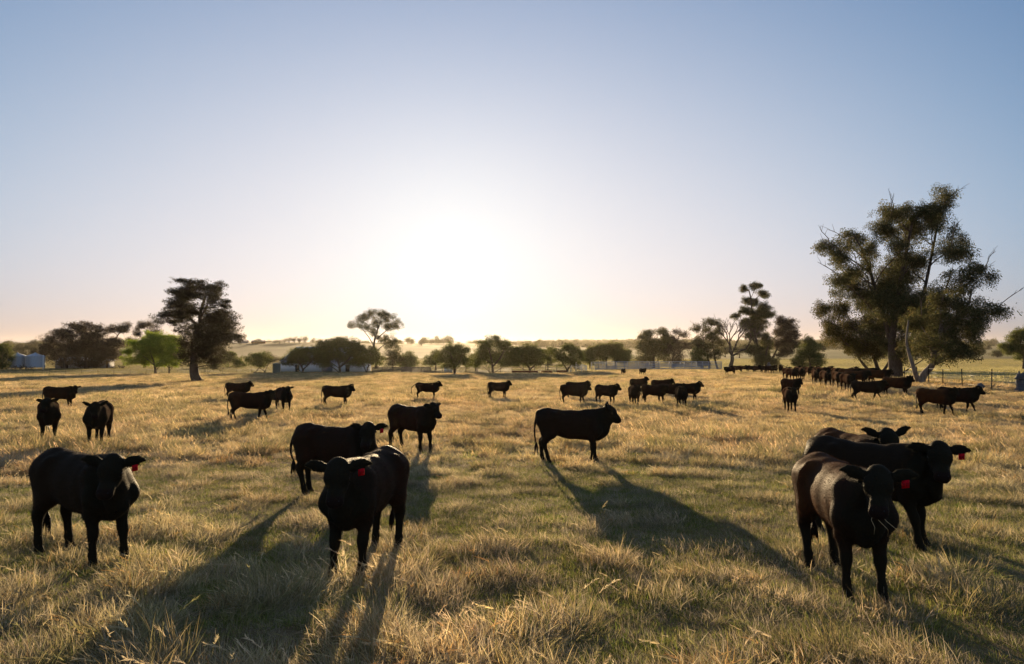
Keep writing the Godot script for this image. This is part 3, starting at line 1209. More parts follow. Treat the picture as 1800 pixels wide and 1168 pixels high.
func bare_tree(label: String, x: float, z: float, tall: float, r: float) -> void:
	var o := thing("dead_tree", on_ground(x, z) + Vector3(0, -0.15, 0))
	tag(o, label, "tree")
	var st := begin()
	var knee := Vector3(tall * 0.02, tall * 0.26, 0)
	limb(st, Vector3.ZERO, knee, r, r * 0.75, 0.0, 9)
	part("trunk", done(st, true), M.bark, o)
	for d in [Vector3(-0.30, 0.9, 0.1), Vector3(0.28, 0.75, -0.1), Vector3(0.75, 0.40, 0.2), Vector3(-0.05, 0.9, -0.3)]:
		st = begin()
		fork(st, knee, (d as Vector3).normalized(), tall * 0.26, r * 0.5, 4)
		part("branch", done(st, true), M.bark, o)


func far_woodland(label: String, called: String, spots: Array, kind: String, spray: float) -> void:
	var mm := MultiMesh.new()
	mm.transform_format = MultiMesh.TRANSFORM_3D
	mm.use_colors = true
	mm.mesh = clumps[kind][0]
	var where := []
	for s in spots:
		# [x from, x to, distance from, distance to, number of crowns, crown radius]
		for k in int(s[4]):
			var x := rng.randf_range(s[0], s[1])
			var d := rng.randf_range(s[2], s[3])
			var r := float(s[5]) * rng.randf_range(0.6, 1.3)
			var g := on_ground(x, -d)
			for j in 16:
				var q := Vector3(rng.randfn(), rng.randfn(), rng.randfn()).normalized() * pow(rng.randf(), 0.4)
				var sc := spray * r * rng.randf_range(0.7, 1.3)
				where.append(Transform3D(Basis(Vector3.UP, rng.randf() * TAU).scaled(Vector3(sc, sc, sc)), g + Vector3(q.x * r, r * 0.75 + q.y * r * 0.75, q.z * r)))
	mm.instance_count = where.size()
	for i in where.size():
		mm.set_instance_transform(i, where[i])
		var tn := rng.randf_range(0.8, 1.2)
		mm.set_instance_color(i, Color(tn, tn, tn))
	var o := MultiMeshInstance3D.new()
	o.name = numbered(called)
	o.multimesh = mm
	o.material_override = M.leaf
	tag(o, label, "woodland", "", "stuff")
	add_child(o)


func make_trees() -> void:
	make_sprays()
	tree("gum_tree", "tall dark twin-trunked gum with dead twigs above its broad crown, centre of the big clump", "", 39.8, -70.86, "gum", [[[Vector3(-0.12, 0, -0), Vector3(-0.35, 3.07, 0.13), Vector3(-0.41, 4.96, 0.33), Vector3(0.94, 11.1, -0.29), Vector3(1.54, 16.42, 0.63)], 0.52, 0.12], [[Vector3(0.41, 0.06, -0), Vector3(0.47, 2.42, -0), Vector3(1.42, 4.02, 0.34), Vector3(3.01, 9.92, 0.35), Vector3(5.08, 17.6, -0.47)], 0.4, 0.08], [[Vector3(-0.41, 4.02, -0), Vector3(-1.71, 8.74, 0.01), Vector3(-3.19, 13.46, -0.11), Vector3(-4.07, 15.23, -0.32)], 0.24, 0.05]], [[Vector3(-6.5, 14.05, -0.69), Vector3(1.49, 0.81, 1.25)],
		[Vector3(-5.9, 13.05, 0.98), Vector3(1.12, 0.74, 0.99)],
		[Vector3(-3.19, 14.94, -2.92), Vector3(1.3, 0.93, 1.17)],
		[Vector3(-1.06, 16.06, 0.36), Vector3(1.3, 1.05, 1.22)],
		[Vector3(-0.18, 17.36, -0.4), Vector3(1.05, 0.74, 0.95)],
		[Vector3(1.71, 18.42, -3.13), Vector3(1.43, 1.12, 1.32)],
		[Vector3(1.71, 16.18, -1.09), Vector3(2.11, 1.61, 1.93)],
		[Vector3(3.37, 16.83, 0.75), Vector3(1.24, 1.61, 1.37)],
		[Vector3(5.31, 18.9, 0.06), Vector3(1.24, 1.43, 1.31)],
		[Vector3(5.49, 16.89, -2.08), Vector3(1.05, 1.05, 1.05)],
		[Vector3(3.9, 13.46, 2.81), Vector3(1.55, 1.49, 1.53)],
		[Vector3(-4.55, 11.57, 1.57), Vector3(1.49, 0.81, 1.25)],
		[Vector3(-6.38, 10.39, 1.86), Vector3(1.36, 0.68, 1.13)],
		[Vector3(-2.95, 9.92, -2.44), Vector3(2.23, 1.24, 1.88)],
		[Vector3(0.47, 12.05, -1.56), Vector3(1.86, 1.36, 1.69)],
		[Vector3(1.77, 10.51, -2.98), Vector3(2.23, 1.61, 2.02)],
		[Vector3(-2.01, 7.74, 1.79), Vector3(1.74, 1.61, 1.69)],
		[Vector3(1.24, 7.26, -1.51), Vector3(2.11, 1.86, 2.02)],
		[Vector3(2.6, 5.79, -2.33), Vector3(2.05, 1.98, 2.02)],
		[Vector3(0.35, 4.25, -0.52), Vector3(1.49, 1.24, 1.4)],
		[Vector3(-0.83, 13.46, 2.72), Vector3(1.24, 1.12, 1.2)],
		[Vector3(2.24, 2.95, 2.03), Vector3(1.24, 0.87, 1.11)],
		[Vector3(0.06, 8.74, -1.6), Vector3(1.74, 1.61, 1.69)],
		[Vector3(-0.83, 5.49, -2.32), Vector3(1.49, 1.36, 1.44)],
		[Vector3(1.54, 5.49, 2.73), Vector3(1.61, 1.61, 1.61)],
		[Vector3(0.65, 2.72, 0.47), Vector3(1.12, 0.87, 1.03)],
		[Vector3(2.72, 8.74, 1.25), Vector3(1.74, 1.61, 1.69)],
		[Vector3(3.31, 12.58, -2.48), Vector3(1.36, 1.36, 1.36)],
		[Vector3(2.03, 8.3, -2.84), Vector3(1.54, 1.35, 1.47)],
		[Vector3(1.82, 17.23, 1.22), Vector3(1.02, 0.89, 0.97)],
		[Vector3(-0.71, 15.6, -0.49), Vector3(0.89, 0.78, 0.85)],
		[Vector3(-0.99, 8.24, -2.82), Vector3(1.34, 1.17, 1.28)],
		[Vector3(1.59, 4.85, 2.85), Vector3(1.09, 0.95, 1.04)],
		[Vector3(-0.81, 9.87, 0.89), Vector3(1.29, 1.13, 1.23)],
		[Vector3(0.66, 7.83, 2), Vector3(1.34, 1.17, 1.28)],
		[Vector3(-1.23, 13.57, -2.73), Vector3(0.89, 0.78, 0.85)],
		[Vector3(1.75, 6.36, 2.31), Vector3(1.59, 1.39, 1.52)],
		[Vector3(3.57, 16.44, -2.57), Vector3(0.84, 0.74, 0.81)],
		[Vector3(-3.7, 13.42, 2.13), Vector3(0.89, 0.78, 0.85)],
		[Vector3(2.14, 12.69, -0.3), Vector3(1.22, 1.06, 1.16)],
		[Vector3(-5.38, 12.46, -0.78), Vector3(0.74, 0.65, 0.71)],
		[Vector3(1.43, 6.6, 0.35), Vector3(1.09, 0.95, 1.04)],
		[Vector3(1.76, 5.28, 2.77), Vector3(0.84, 0.74, 0.81)],
		[Vector3(-2.56, 8.86, -1.46), Vector3(1.34, 1.17, 1.28)],
		[Vector3(1.59, 2.73, -2.41), Vector3(0.79, 0.69, 0.76)],
		[Vector3(1.21, 3.53, 0.18), Vector3(0.84, 0.74, 0.81)],
		[Vector3(-0.09, 9.41, -1.74), Vector3(1.34, 1.17, 1.28)],
		[Vector3(-3.88, 10.84, -2.26), Vector3(0.92, 0.8, 0.88)],
		[Vector3(5.46, 17.72, -1.63), Vector3(0.84, 0.74, 0.81)],
		[Vector3(-2.08, 15.34, -2.88), Vector3(0.89, 0.78, 0.85)]], 0.5, 0.9, 16, "bark")
	tree("gum_tree", "pale-trunked gum forking low beside the wire fence, right side of the big clump", "", 33.73, -56.45, "gum", [[[Vector3(0.09, 0, 0), Vector3(-0.24, 0.52, 0.08), Vector3(-0.71, 1.65, 0.27), Vector3(-0.99, 3.53, -0.12), Vector3(-0.75, 5.41, -0.24)], 0.27, 0.05], [[Vector3(0, 0, 0), Vector3(0.38, 0.85, -0.12), Vector3(0.89, 1.65, 0.16), Vector3(1.08, 2.59, 0.15), Vector3(1.46, 3.53, -0.64), Vector3(2.21, 4.94, 0.59), Vector3(3.43, 6.59, 0.82), Vector3(4.19, 8, 0.31)], 0.33, 0.05], [[Vector3(1.46, 3.53, 0), Vector3(1.74, 4.94, 0.11), Vector3(2.02, 6.82, -0.25), Vector3(2.78, 9.64, 0.02)], 0.15, 0.04]], [[Vector3(2.78, 11.15, 0.02), Vector3(1.33, 0.94, 1.2)],
		[Vector3(2.3, 8.47, 1.71), Vector3(1.38, 1.09, 1.28)],
		[Vector3(4.28, 9.08, 1.25), Vector3(0.99, 0.84, 0.94)],
		[Vector3(5.55, 6.02, 0.92), Vector3(0.99, 0.74, 0.9)],
		[Vector3(1.32, 3.29, 0.45), Vector3(1.58, 1.28, 1.48)],
		[Vector3(2.73, 5.74, 1.94), Vector3(1.38, 1.19, 1.31)],
		[Vector3(3.76, 4.09, 0.81), Vector3(1.09, 1.14, 1.1)],
		[Vector3(2.78, 2.68, 0.95), Vector3(1.19, 0.69, 1.01)],
		[Vector3(4.94, 4.7, -0.96), Vector3(0.69, 0.59, 0.66)],
		[Vector3(1.55, 5.41, -2.48), Vector3(1.19, 1.19, 1.19)],
		[Vector3(3.43, 7.29, -1.7), Vector3(1.09, 0.89, 1.02)],
		[Vector3(2.43, 7.15, -0.7), Vector3(0.99, 0.86, 0.94)],
		[Vector3(2.63, 3.63, -1.97), Vector3(0.89, 0.78, 0.85)],
		[Vector3(3.74, 5.34, 1.5), Vector3(0.51, 0.45, 0.49)],
		[Vector3(4.34, 4.49, 0.24), Vector3(0.51, 0.45, 0.49)],
		[Vector3(2.18, 4.12, 0.66), Vector3(0.75, 0.66, 0.72)],
		[Vector3(2.62, 6.4, 0.63), Vector3(0.79, 0.69, 0.76)],
		[Vector3(2.24, 5.47, 0.92), Vector3(0.95, 0.83, 0.91)],
		[Vector3(2.64, 4.82, -0.05), Vector3(0.89, 0.78, 0.85)]], 0.48, 0.85, 11, "pale_bark")
	tree("gum_tree", "low spreading gum with a left-leaning fork, left side of the big clump", "", 42.87, -80, "gold", [[[Vector3(0, 0.3, -0), Vector3(-0.13, 1.3, 0.16), Vector3(-0.47, 3.1, -0.2), Vector3(-1.2, 5.64, 0.09)], 0.3, 0.08], [[Vector3(0.13, 0.3, -0), Vector3(1, 1.44, 0.01), Vector3(1.53, 2.84, 0.32)], 0.24, 0.08], [[Vector3(-0.2, 0.3, -0), Vector3(-1.6, 1.57, 0.11), Vector3(-2.73, 3.24, 0.01), Vector3(-4.33, 4.7, 0.41)], 0.2, 0.06]], [[Vector3(-5.87, 5.37, 0.65), Vector3(1.19, 1.05, 1.14)],
		[Vector3(-4.2, 4.97, -1.26), Vector3(1.4, 1.19, 1.33)],
		[Vector3(-2.47, 4.3, 2.19), Vector3(1.82, 1.33, 1.65)],
		[Vector3(-0.87, 3.5, -0.08), Vector3(1.75, 1.4, 1.63)],
		[Vector3(-5.4, 8.3, -1.78), Vector3(1.19, 0.91, 1.09)],
		[Vector3(-3.27, 8.17, -2.58), Vector3(1.4, 1.05, 1.28)],
		[Vector3(-1.13, 6.3, -0.05), Vector3(1.54, 1.4, 1.49)],
		[Vector3(0.87, 3.9, -0.29), Vector3(1.26, 1.26, 1.26)],
		[Vector3(-2.82, 6.18, -1.07), Vector3(0.98, 0.86, 0.94)],
		[Vector3(-4.92, 6.54, -1.5), Vector3(0.84, 0.73, 0.8)],
		[Vector3(-1.59, 3.8, -0.89), Vector3(1.26, 1.1, 1.2)],
		[Vector3(-2.63, 4.15, -1), Vector3(1.04, 0.91, 0.99)],
		[Vector3(-4.43, 8.17, 1.55), Vector3(0.84, 0.73, 0.8)],
		[Vector3(-1.97, 5.45, -2.81), Vector3(1.18, 1.03, 1.12)]], 0.5, 0.9, 4, "bark")
	tree("cypress_tree", "tall dark leaning cypress standing alone in the paddock left of the barn", "", -44.77, -97.14, "pine", [[[Vector3(0.16, 0, -0), Vector3(-0.4, 1.38, 0.11), Vector3(-0.57, 4.21, -0.31), Vector3(-0.49, 6.23, -0.32), Vector3(0.08, 8.09, -0.61), Vector3(0.4, 9.88, 0.18), Vector3(0.89, 12.3, -0.29)], 0.72, 0.14], [[Vector3(0.08, 8.09, -0), Vector3(-0.73, 8.9, 0.16), Vector3(-1.78, 9.71, -0.32), Vector3(-3.8, 9.88, 0.26)], 0.26, 0.08], [[Vector3(-0.16, 3.56, 0), Vector3(0.65, 4.53, 0.15), Vector3(2.02, 5.34, -0.14), Vector3(3.64, 6.15, 0.23)], 0.2, 0.06], [[Vector3(0.24, 9.07, 0), Vector3(1.21, 10.69, 0.11), Vector3(1.7, 12.3, 0.31)], 0.2, 0.06]], [[Vector3(-2.02, 13.92, -2.28), Vector3(1.19, 0.68, 1.01)],
		[Vector3(-0.4, 14.25, 1.79), Vector3(1.7, 0.68, 1.34)],
		[Vector3(1.54, 13.76, -2.1), Vector3(1.53, 0.85, 1.29)],
		[Vector3(2.51, 12.79, 1.1), Vector3(1.19, 1.19, 1.19)],
		[Vector3(-2.35, 12.55, -0.18), Vector3(1.36, 0.77, 1.15)],
		[Vector3(-0.08, 12.63, 1.52), Vector3(1.7, 0.68, 1.34)],
		[Vector3(-3.16, 11.25, 1.4), Vector3(1.19, 0.85, 1.07)],
		[Vector3(2.02, 11.33, 2.17), Vector3(1.36, 1.02, 1.24)],
		[Vector3(-1.05, 11.25, 1.71), Vector3(1.53, 0.68, 1.23)],
		[Vector3(-4.13, 10.36, -1.57), Vector3(1.53, 0.77, 1.26)],
		[Vector3(-5.42, 9.31, -0.01), Vector3(1.19, 0.77, 1.04)],
		[Vector3(-3.8, 8.9, -2.2), Vector3(1.19, 0.68, 1.01)],
		[Vector3(0.24, 10.28, 2.37), Vector3(1.02, 0.68, 0.9)],
		[Vector3(3.64, 9.88, -0.9), Vector3(1.36, 0.85, 1.18)],
		[Vector3(4.45, 8.42, 0.78), Vector3(1.36, 1.02, 1.24)],
		[Vector3(3, 7.85, -1.71), Vector3(1.53, 1.19, 1.41)],
		[Vector3(4.94, 6.64, -0.96), Vector3(1.19, 0.85, 1.07)],
		[Vector3(3.32, 5.83, 1.72), Vector3(2.21, 1.45, 1.94)],
		[Vector3(1.86, 4.37, -0.21), Vector3(2.04, 1.53, 1.86)],
		[Vector3(2.67, 2.91, 1.43), Vector3(1.53, 1.19, 1.41)],
		[Vector3(1.54, 5.83, 0.51), Vector3(1.7, 1.7, 1.7)],
		[Vector3(-1.38, 5.5, 0.06), Vector3(1.53, 1.53, 1.53)],
		[Vector3(-1.7, 3.4, -0.58), Vector3(1.36, 1.19, 1.3)],
		[Vector3(-2.35, 7.85, -1.75), Vector3(1.36, 0.85, 1.18)],
		[Vector3(1.05, 8.26, -0.5), Vector3(1.7, 1.19, 1.52)],
		[Vector3(-1.05, 9.71, 0.81), Vector3(1.7, 0.85, 1.4)],
		[Vector3(4.01, 6.17, -0.08), Vector3(0.82, 0.71, 0.78)],
		[Vector3(0.51, 13.76, 0.24), Vector3(0.95, 0.83, 0.91)],
		[Vector3(0.82, 9.09, -1.85), Vector3(0.68, 0.6, 0.65)],
		[Vector3(1.34, 9.92, -0.4), Vector3(0.95, 0.83, 0.91)],
		[Vector3(-4.07, 9.41, -1.7), Vector3(0.75, 0.65, 0.72)],
		[Vector3(2.31, 9.67, -2.21), Vector3(0.95, 0.83, 0.91)],
		[Vector3(-0.57, 12.85, 0.68), Vector3(0.88, 0.77, 0.85)],
		[Vector3(2.26, 6.86, -1.51), Vector3(1.16, 1.01, 1.11)],
		[Vector3(0.12, 4.71, -0.43), Vector3(1.22, 1.07, 1.17)],
		[Vector3(-1.04, 10.54, 2.66), Vector3(0.88, 0.77, 0.85)],
		[Vector3(4.1, 7.27, 2.03), Vector3(0.82, 0.71, 0.78)],
		[Vector3(-2.97, 11.79, -1.6), Vector3(0.82, 0.71, 0.78)],
		[Vector3(-2.53, 9.86, -1.87), Vector3(0.92, 0.8, 0.88)],
		[Vector3(3.24, 7.9, -0.19), Vector3(0.88, 0.77, 0.85)],
		[Vector3(2.47, 6.77, 2), Vector3(1.09, 0.95, 1.04)],
		[Vector3(3.28, 11.12, -1.26), Vector3(0.88, 0.77, 0.85)],
		[Vector3(2.55, 8.91, 0.2), Vector3(0.88, 0.77, 0.85)],
		[Vector3(1.07, 7.12, 1.49), Vector3(1.16, 1.01, 1.11)],
		[Vector3(-1.19, 12.48, 1.41), Vector3(0.85, 0.74, 0.81)],
		[Vector3(-2.37, 13.03, 1.44), Vector3(0.75, 0.65, 0.72)]], 0.5, 1.15, 0, "bark")
	tree("gum_tree", "broad dome-topped gum in front of the grey shed, next to the grain bins", "", -149.53, -228, "wood", [[[Vector3(0.19, 0, -0), Vector3(0, 2.61, -0.08), Vector3(0.57, 6.41, -0.16), Vector3(0.95, 9.26, -0.26)], 0.6, 0.2], [[Vector3(0, 2.04, -0), Vector3(-2.85, 5.46, -0.02), Vector3(-4.75, 8.12, -0.22)], 0.3, 0.1]], [[Vector3(-4.75, 9.64, -1.42), Vector3(2.71, 1.99, 2.45)],
		[Vector3(-1.71, 11.54, -1.43), Vector3(3.25, 1.99, 2.81)],
		[Vector3(1.71, 12.11, 2.67), Vector3(3.07, 1.8, 2.63)],
		[Vector3(-3.99, 6.6, -1.81), Vector3(3.25, 2.53, 3)],
		[Vector3(-0.19, 6.98, -2.92), Vector3(3.61, 2.89, 3.36)],
		[Vector3(3.23, 7.74, -1.52), Vector3(2.89, 2.89, 2.89)],
		[Vector3(-2.47, 3.18, -1.62), Vector3(3.25, 1.8, 2.74)],
		[Vector3(2.66, 3.56, 0.17), Vector3(2.53, 1.62, 2.21)],
		[Vector3(-6.27, 6.98, 0.62), Vector3(1.62, 2.17, 1.81)]], 0.88, 1.3, 0, "bark")
	tree("gum_tree", "highest dome-topped gum over the grey shed, left of the lime-green tree", "", -144.81, -232, "wood", [[[Vector3(0, 0, -0), Vector3(-0.19, 2.97, -0.01), Vector3(-0.19, 7.42, -0.32), Vector3(-0.58, 11.28, -0.52)], 0.6, 0.2], [[Vector3(-0.19, 2.39, 0), Vector3(2.9, 5.48, -0.09), Vector3(4.06, 8.19, -0.04)], 0.3, 0.1]], [[Vector3(-3.48, 13.8, -0.66), Vector3(2.57, 1.47, 2.19)],
		[Vector3(-0.19, 14.76, 2.26), Vector3(3.31, 1.47, 2.66)],
		[Vector3(2.9, 12.83, -1.47), Vector3(2.39, 1.84, 2.19)],
		[Vector3(-1.74, 10.9, -2.62), Vector3(3.31, 2.57, 3.05)],
		[Vector3(1.74, 9.74, 0.59), Vector3(3.31, 2.75, 3.11)],
		[Vector3(4.45, 8.19, 1.54), Vector3(2.2, 2.57, 2.33)],
		[Vector3(-2.13, 6.45, -1.75), Vector3(2.94, 2.94, 2.94)],
		[Vector3(1.74, 4.52, -2.48), Vector3(3.67, 2.57, 3.29)],
		[Vector3(4.83, 5.1, 0.06), Vector3(2.2, 2.2, 2.2)],
		[Vector3(-0.19, 2, -1.94), Vector3(3.31, 1.29, 2.6)]], 0.89, 1.3, 0, "bark")
	tree("gum_tree", "flat-topped airy gum behind the lime-green tree, gap of sky under its top", "", -142, -240, "wood", [[[Vector3(-0.6, 0, 0), Vector3(-0.2, 3.52, 0.1), Vector3(0.8, 7.52, 0.12), Vector3(2.8, 11.52, -0.52), Vector3(4.8, 13.52, 0.19)], 0.45, 0.12], [[Vector3(0, 3.92, 0), Vector3(3, 7.12, -0.05), Vector3(6.4, 9.52, -0.32)], 0.25, 0.08]], [[Vector3(0.2, 14.12, -1.45), Vector3(2.28, 1.33, 1.95)],
		[Vector3(3.6, 14.92, -3.9), Vector3(2.28, 1.33, 1.95)],
		[Vector3(6.4, 13.92, 3.65), Vector3(2.28, 1.52, 2.01)],
		[Vector3(9.2, 12.92, -2.19), Vector3(1.52, 1.33, 1.45)],
		[Vector3(1.2, 8.92, 2.09), Vector3(3.42, 2.09, 2.95)],
		[Vector3(4.4, 8.32, 3.43), Vector3(3.04, 2.28, 2.77)],
		[Vector3(-0.8, 6.12, 2.85), Vector3(2.66, 2.47, 2.59)],
		[Vector3(3.2, 4.72, 2.76), Vector3(3.04, 2.28, 2.77)],
		[Vector3(8, 9.52, -0.55), Vector3(2.28, 1.71, 2.08)]], 0.92, 1.1, 0, "bark")
	tree("gum_tree", "small dark umbrella-crowned gum top just left of the tall cypress", "", -134.17, -250, "wood", [[[Vector3(-0.42, 0.15, -0), Vector3(0, 5.57, 0.04), Vector3(0, 11.82, -0.3), Vector3(0.21, 15.15, -0.49)], 0.4, 0.12]], [[Vector3(-2.08, 15.57, -0.03), Vector3(1.98, 1.19, 1.7)],
		[Vector3(0.83, 16.19, -0.13), Vector3(2.38, 1.39, 2.03)],
		[Vector3(2.92, 13.9, -0.7), Vector3(1.98, 1.39, 1.77)],
		[Vector3(5, 11.4, 2.03), Vector3(1.98, 1.39, 1.77)],
		[Vector3(1.25, 9.73, 1.31), Vector3(2.77, 1.98, 2.49)],
		[Vector3(7.08, 9.73, -1.87), Vector3(2.38, 1.98, 2.24)]], 0.95, 1, 0, "bark")
	tree("leafy_tree", "bright lime-green leafy tree glowing in the low sun, larger of the pair", "", -82.55, -158, "lime", [[[Vector3(0, 0, 0), Vector3(0, 1.27, 0.05), Vector3(-0.39, 2.85, -0.07), Vector3(-1.45, 5.22, -0.24)], 0.32, 0.1], [[Vector3(0, 1.66, 0), Vector3(1.45, 3.37, 0.06), Vector3(2.24, 5.22, -0.06)], 0.2, 0.07], [[Vector3(-0.13, 2.06, -0), Vector3(-1.97, 3.64, 0.09), Vector3(-3.55, 4.95, 0.27)], 0.16, 0.06]], [[Vector3(-1.45, 8.9, -0.49), Vector3(2.25, 1.13, 1.86)],
		[Vector3(0.92, 8.38, -2.8), Vector3(1.75, 1.25, 1.58)],
		[Vector3(-3.55, 7.32, 1.35), Vector3(2.25, 1.13, 1.86)],
		[Vector3(-0.39, 6.8, 1.77), Vector3(2.75, 1.5, 2.31)],
		[Vector3(-4.87, 5.22, 0.61), Vector3(1.75, 1, 1.49)],
		[Vector3(-2.24, 4.69, -0.61), Vector3(2.5, 1.25, 2.06)],
		[Vector3(1.45, 5.22, -0.54), Vector3(2.25, 1.5, 1.99)],
		[Vector3(-5.4, 3.37, 1.64), Vector3(1.5, 0.75, 1.24)],
		[Vector3(-3.03, 2.85, -0.35), Vector3(2, 0.88, 1.61)],
		[Vector3(0.92, 2.85, -2), Vector3(2, 1, 1.65)],
		[Vector3(-1.45, 6.8, -2.22), Vector3(3, 2, 2.65)],
		[Vector3(-3.03, 4.16, -2.16), Vector3(2.25, 1.5, 1.99)]], 0.64, 1.2, 0, "bark")
	tree("leafy_tree", "smaller lime-green tree with a thin trunk, nearest the tall cypress", "", -78.39, -156, "lime", [[[Vector3(0, 0, 0), Vector3(0, 1.55, -0.05), Vector3(0.13, 3.63, 0.19), Vector3(0.39, 5.97, -0.39)], 0.2, 0.07]], [[Vector3(0.65, 7.79, -1.5), Vector3(1.73, 1.23, 1.56)],
		[Vector3(-0.39, 5.97, -1.2), Vector3(1.73, 1.23, 1.56)],
		[Vector3(1.95, 5.97, 0.91), Vector3(1.73, 1.48, 1.64)],
		[Vector3(0.91, 4.15, -0.34), Vector3(2.22, 1.23, 1.88)],
		[Vector3(2.73, 3.89, 0.18), Vector3(1.23, 1.11, 1.19)],
		[Vector3(-0.91, 3.11, 1.41), Vector3(1.48, 0.99, 1.31)],
		[Vector3(1.69, 2.33, 0.73), Vector3(1.23, 0.62, 1.02)]], 0.63, 1.2, 0, "bark")
	tree("leafy_tree", "sunlit olive bush at the far left edge beside the grain bins", "", -160.53, -215, "elm", [[[Vector3(0, 0, -0), Vector3(-0.18, 2.7, -0.05), Vector3(-0.36, 5.03, -0.24)], 0.3, 0.1]], [[Vector3(-0.36, 6.82, -1.28), Vector3(1.86, 1.49, 1.73)],
		[Vector3(0.72, 4.31, -1.67), Vector3(1.68, 1.86, 1.74)],
		[Vector3(-2.15, 5.03, -0.4), Vector3(2.61, 2.61, 2.61)],
		[Vector3(1.07, 1.8, 0.97), Vector3(1.68, 1.49, 1.61)],
		[Vector3(-1.43, 1.8, 1.09), Vector3(1.86, 1.49, 1.73)]], 0.83, 1.38, 0, "bark")
	tree("gum_tree", "far hazy gum behind the left grain bin", "", -248.77, -340, "grey", [[[Vector3(0, 0, 0), Vector3(0, 3.3, -0.07), Vector3(0, 6.7, 0.24)], 0.3, 0.1]], [[Vector3(-1.81, 6.7, -1.5), Vector3(2.37, 1.88, 2.2)],
		[Vector3(1.81, 7.27, 1.35), Vector3(2.37, 1.88, 2.2)],
		[Vector3(0, 4.43, -0.67), Vector3(3.01, 2.42, 2.81)],
		[Vector3(0.57, 1.88, 0.39), Vector3(3.01, 2.15, 2.71)]], 1.26, 1, 0, "bark")
	tree("gum_tree", "far small flat-topped gum behind the right grain bin", "", -238.57, -340, "grey", [[[Vector3(0, 0, 0), Vector3(0, 3.3, -0.14), Vector3(0, 6.7, 0.15)], 0.3, 0.1]], [[Vector3(-1.47, 9.54, 0.5), Vector3(1.92, 1.88, 1.91)],
		[Vector3(1.47, 10.1, 1.04), Vector3(1.92, 1.88, 1.91)],
		[Vector3(0, 7.27, 0.41), Vector3(2.45, 2.42, 2.44)],
		[Vector3(0.57, 4.72, 1.03), Vector3(2.45, 2.15, 2.35)]], 1.26, 1, 0, "bark")
	tree("gum_tree", "far hazy round gum between the two grain bins", "", -243.67, -340, "grey", [[[Vector3(0, 0, 0), Vector3(0, 3.3, 0.04), Vector3(0, 6.7, -0.21)], 0.3, 0.1]], [[Vector3(-1.36, 7.84, -0.07), Vector3(1.78, 1.88, 1.81)],
		[Vector3(1.36, 8.4, 0.16), Vector3(1.78, 1.88, 1.81)],
		[Vector3(0, 5.57, -1.24), Vector3(2.26, 2.42, 2.32)],
		[Vector3(0.57, 3.02, 1.17), Vector3(2.26, 2.15, 2.22)]], 1.26, 1, 0, "bark")
	tree("gum_tree", "far hazy gum beside the broad dome-topped gum", "", -235.17, -340, "grey", [[[Vector3(0, 0, -0), Vector3(0, 3.31, -0.05), Vector3(0, 6.71, -0.25)], 0.3, 0.1]], [[Vector3(-1.13, 7.84, 0.97), Vector3(1.48, 1.88, 1.62)],
		[Vector3(1.13, 8.41, 0.65), Vector3(1.48, 1.88, 1.62)],
		[Vector3(0, 5.57, -0.7), Vector3(1.88, 2.42, 2.07)],
		[Vector3(0.57, 3.02, 0.85), Vector3(1.88, 2.15, 1.98)]], 1.26, 1, 0, "bark")
	tree("shrub_clump", "hazy grey-green bush right of the tall cypress, in front of the hill", "", -105.82, -255, "elm", [[[Vector3(0, 0.06, 0), Vector3(0, 1.76, 0.06), Vector3(-0.21, 3.04, 0.12)], 0.14, 0.05], [[Vector3(0.42, 0.06, -0), Vector3(1.7, 1.34, -0.04), Vector3(2.34, 2.61, -0.03)], 0.12, 0.05]], [[Vector3(-2.12, 2.61, 1.56), Vector3(2.65, 1.99, 2.42)],
		[Vector3(1.27, 3.04, 1.31), Vector3(2.43, 2.21, 2.35)],
		[Vector3(3.82, 1.76, 0.54), Vector3(1.99, 1.55, 1.83)],
		[Vector3(-0.42, 4.74, -0.92), Vector3(1.77, 1.33, 1.61)]], 0.97, 1.5, 0, "bark")
	tree("shrub_clump", "low leafy shrub over a tangle of fallen branches, left of the water tank", "", -60.45, -163, "elm", [[[Vector3(-2.04, 0, -0), Vector3(-0.68, 0.65, -0.04), Vector3(0.14, 1.74, -0.09), Vector3(0.68, 3.1, 0)], 0.12, 0.04], [[Vector3(2.04, 0, -0), Vector3(0.95, 0.92, -0.17), Vector3(-0.41, 2.01, 0.34), Vector3(-1.49, 3.1, -0.04)], 0.11, 0.04], [[Vector3(-2.31, 0.11, -0), Vector3(0, 0.38, 0.04), Vector3(2.85, 0, 0.22)], 0.1, 0.05], [[Vector3(0.95, 0, 0), Vector3(1.77, 1.2, 0.11), Vector3(2.31, 2.83, -0.07)], 0.1, 0.04]], [[Vector3(-1.49, 3.64, -1.11), Vector3(1.7, 0.85, 1.4)],
		[Vector3(0.41, 4.18, -0.4), Vector3(1.84, 0.99, 1.54)],
		[Vector3(2.04, 3.37, -0.31), Vector3(1.41, 0.85, 1.21)],
		[Vector3(-0.41, 2.55, 0.86), Vector3(1.98, 0.71, 1.53)]], 0.65, 1.25, 0, "bark")
	tree("shrub_clump", "small dark far bush behind the shrub with fallen branches", "", -126.29, -350, "grey", [[[Vector3(0, 0.3, 0), Vector3(0, 2.68, 0.05)], 0.2, 0.1]], [[Vector3(-3.5, 2.68, -2.6), Vector3(2.49, 1.66, 2.2)],
		[Vector3(0, 3.84, -2.36), Vector3(2.49, 1.94, 2.3)],
		[Vector3(3.21, 2.68, 2.44), Vector3(2.49, 1.66, 2.2)],
		[Vector3(5.54, 2.09, -0.81), Vector3(1.94, 1.11, 1.65)]], 1.29, 1.3, 0, "bark")
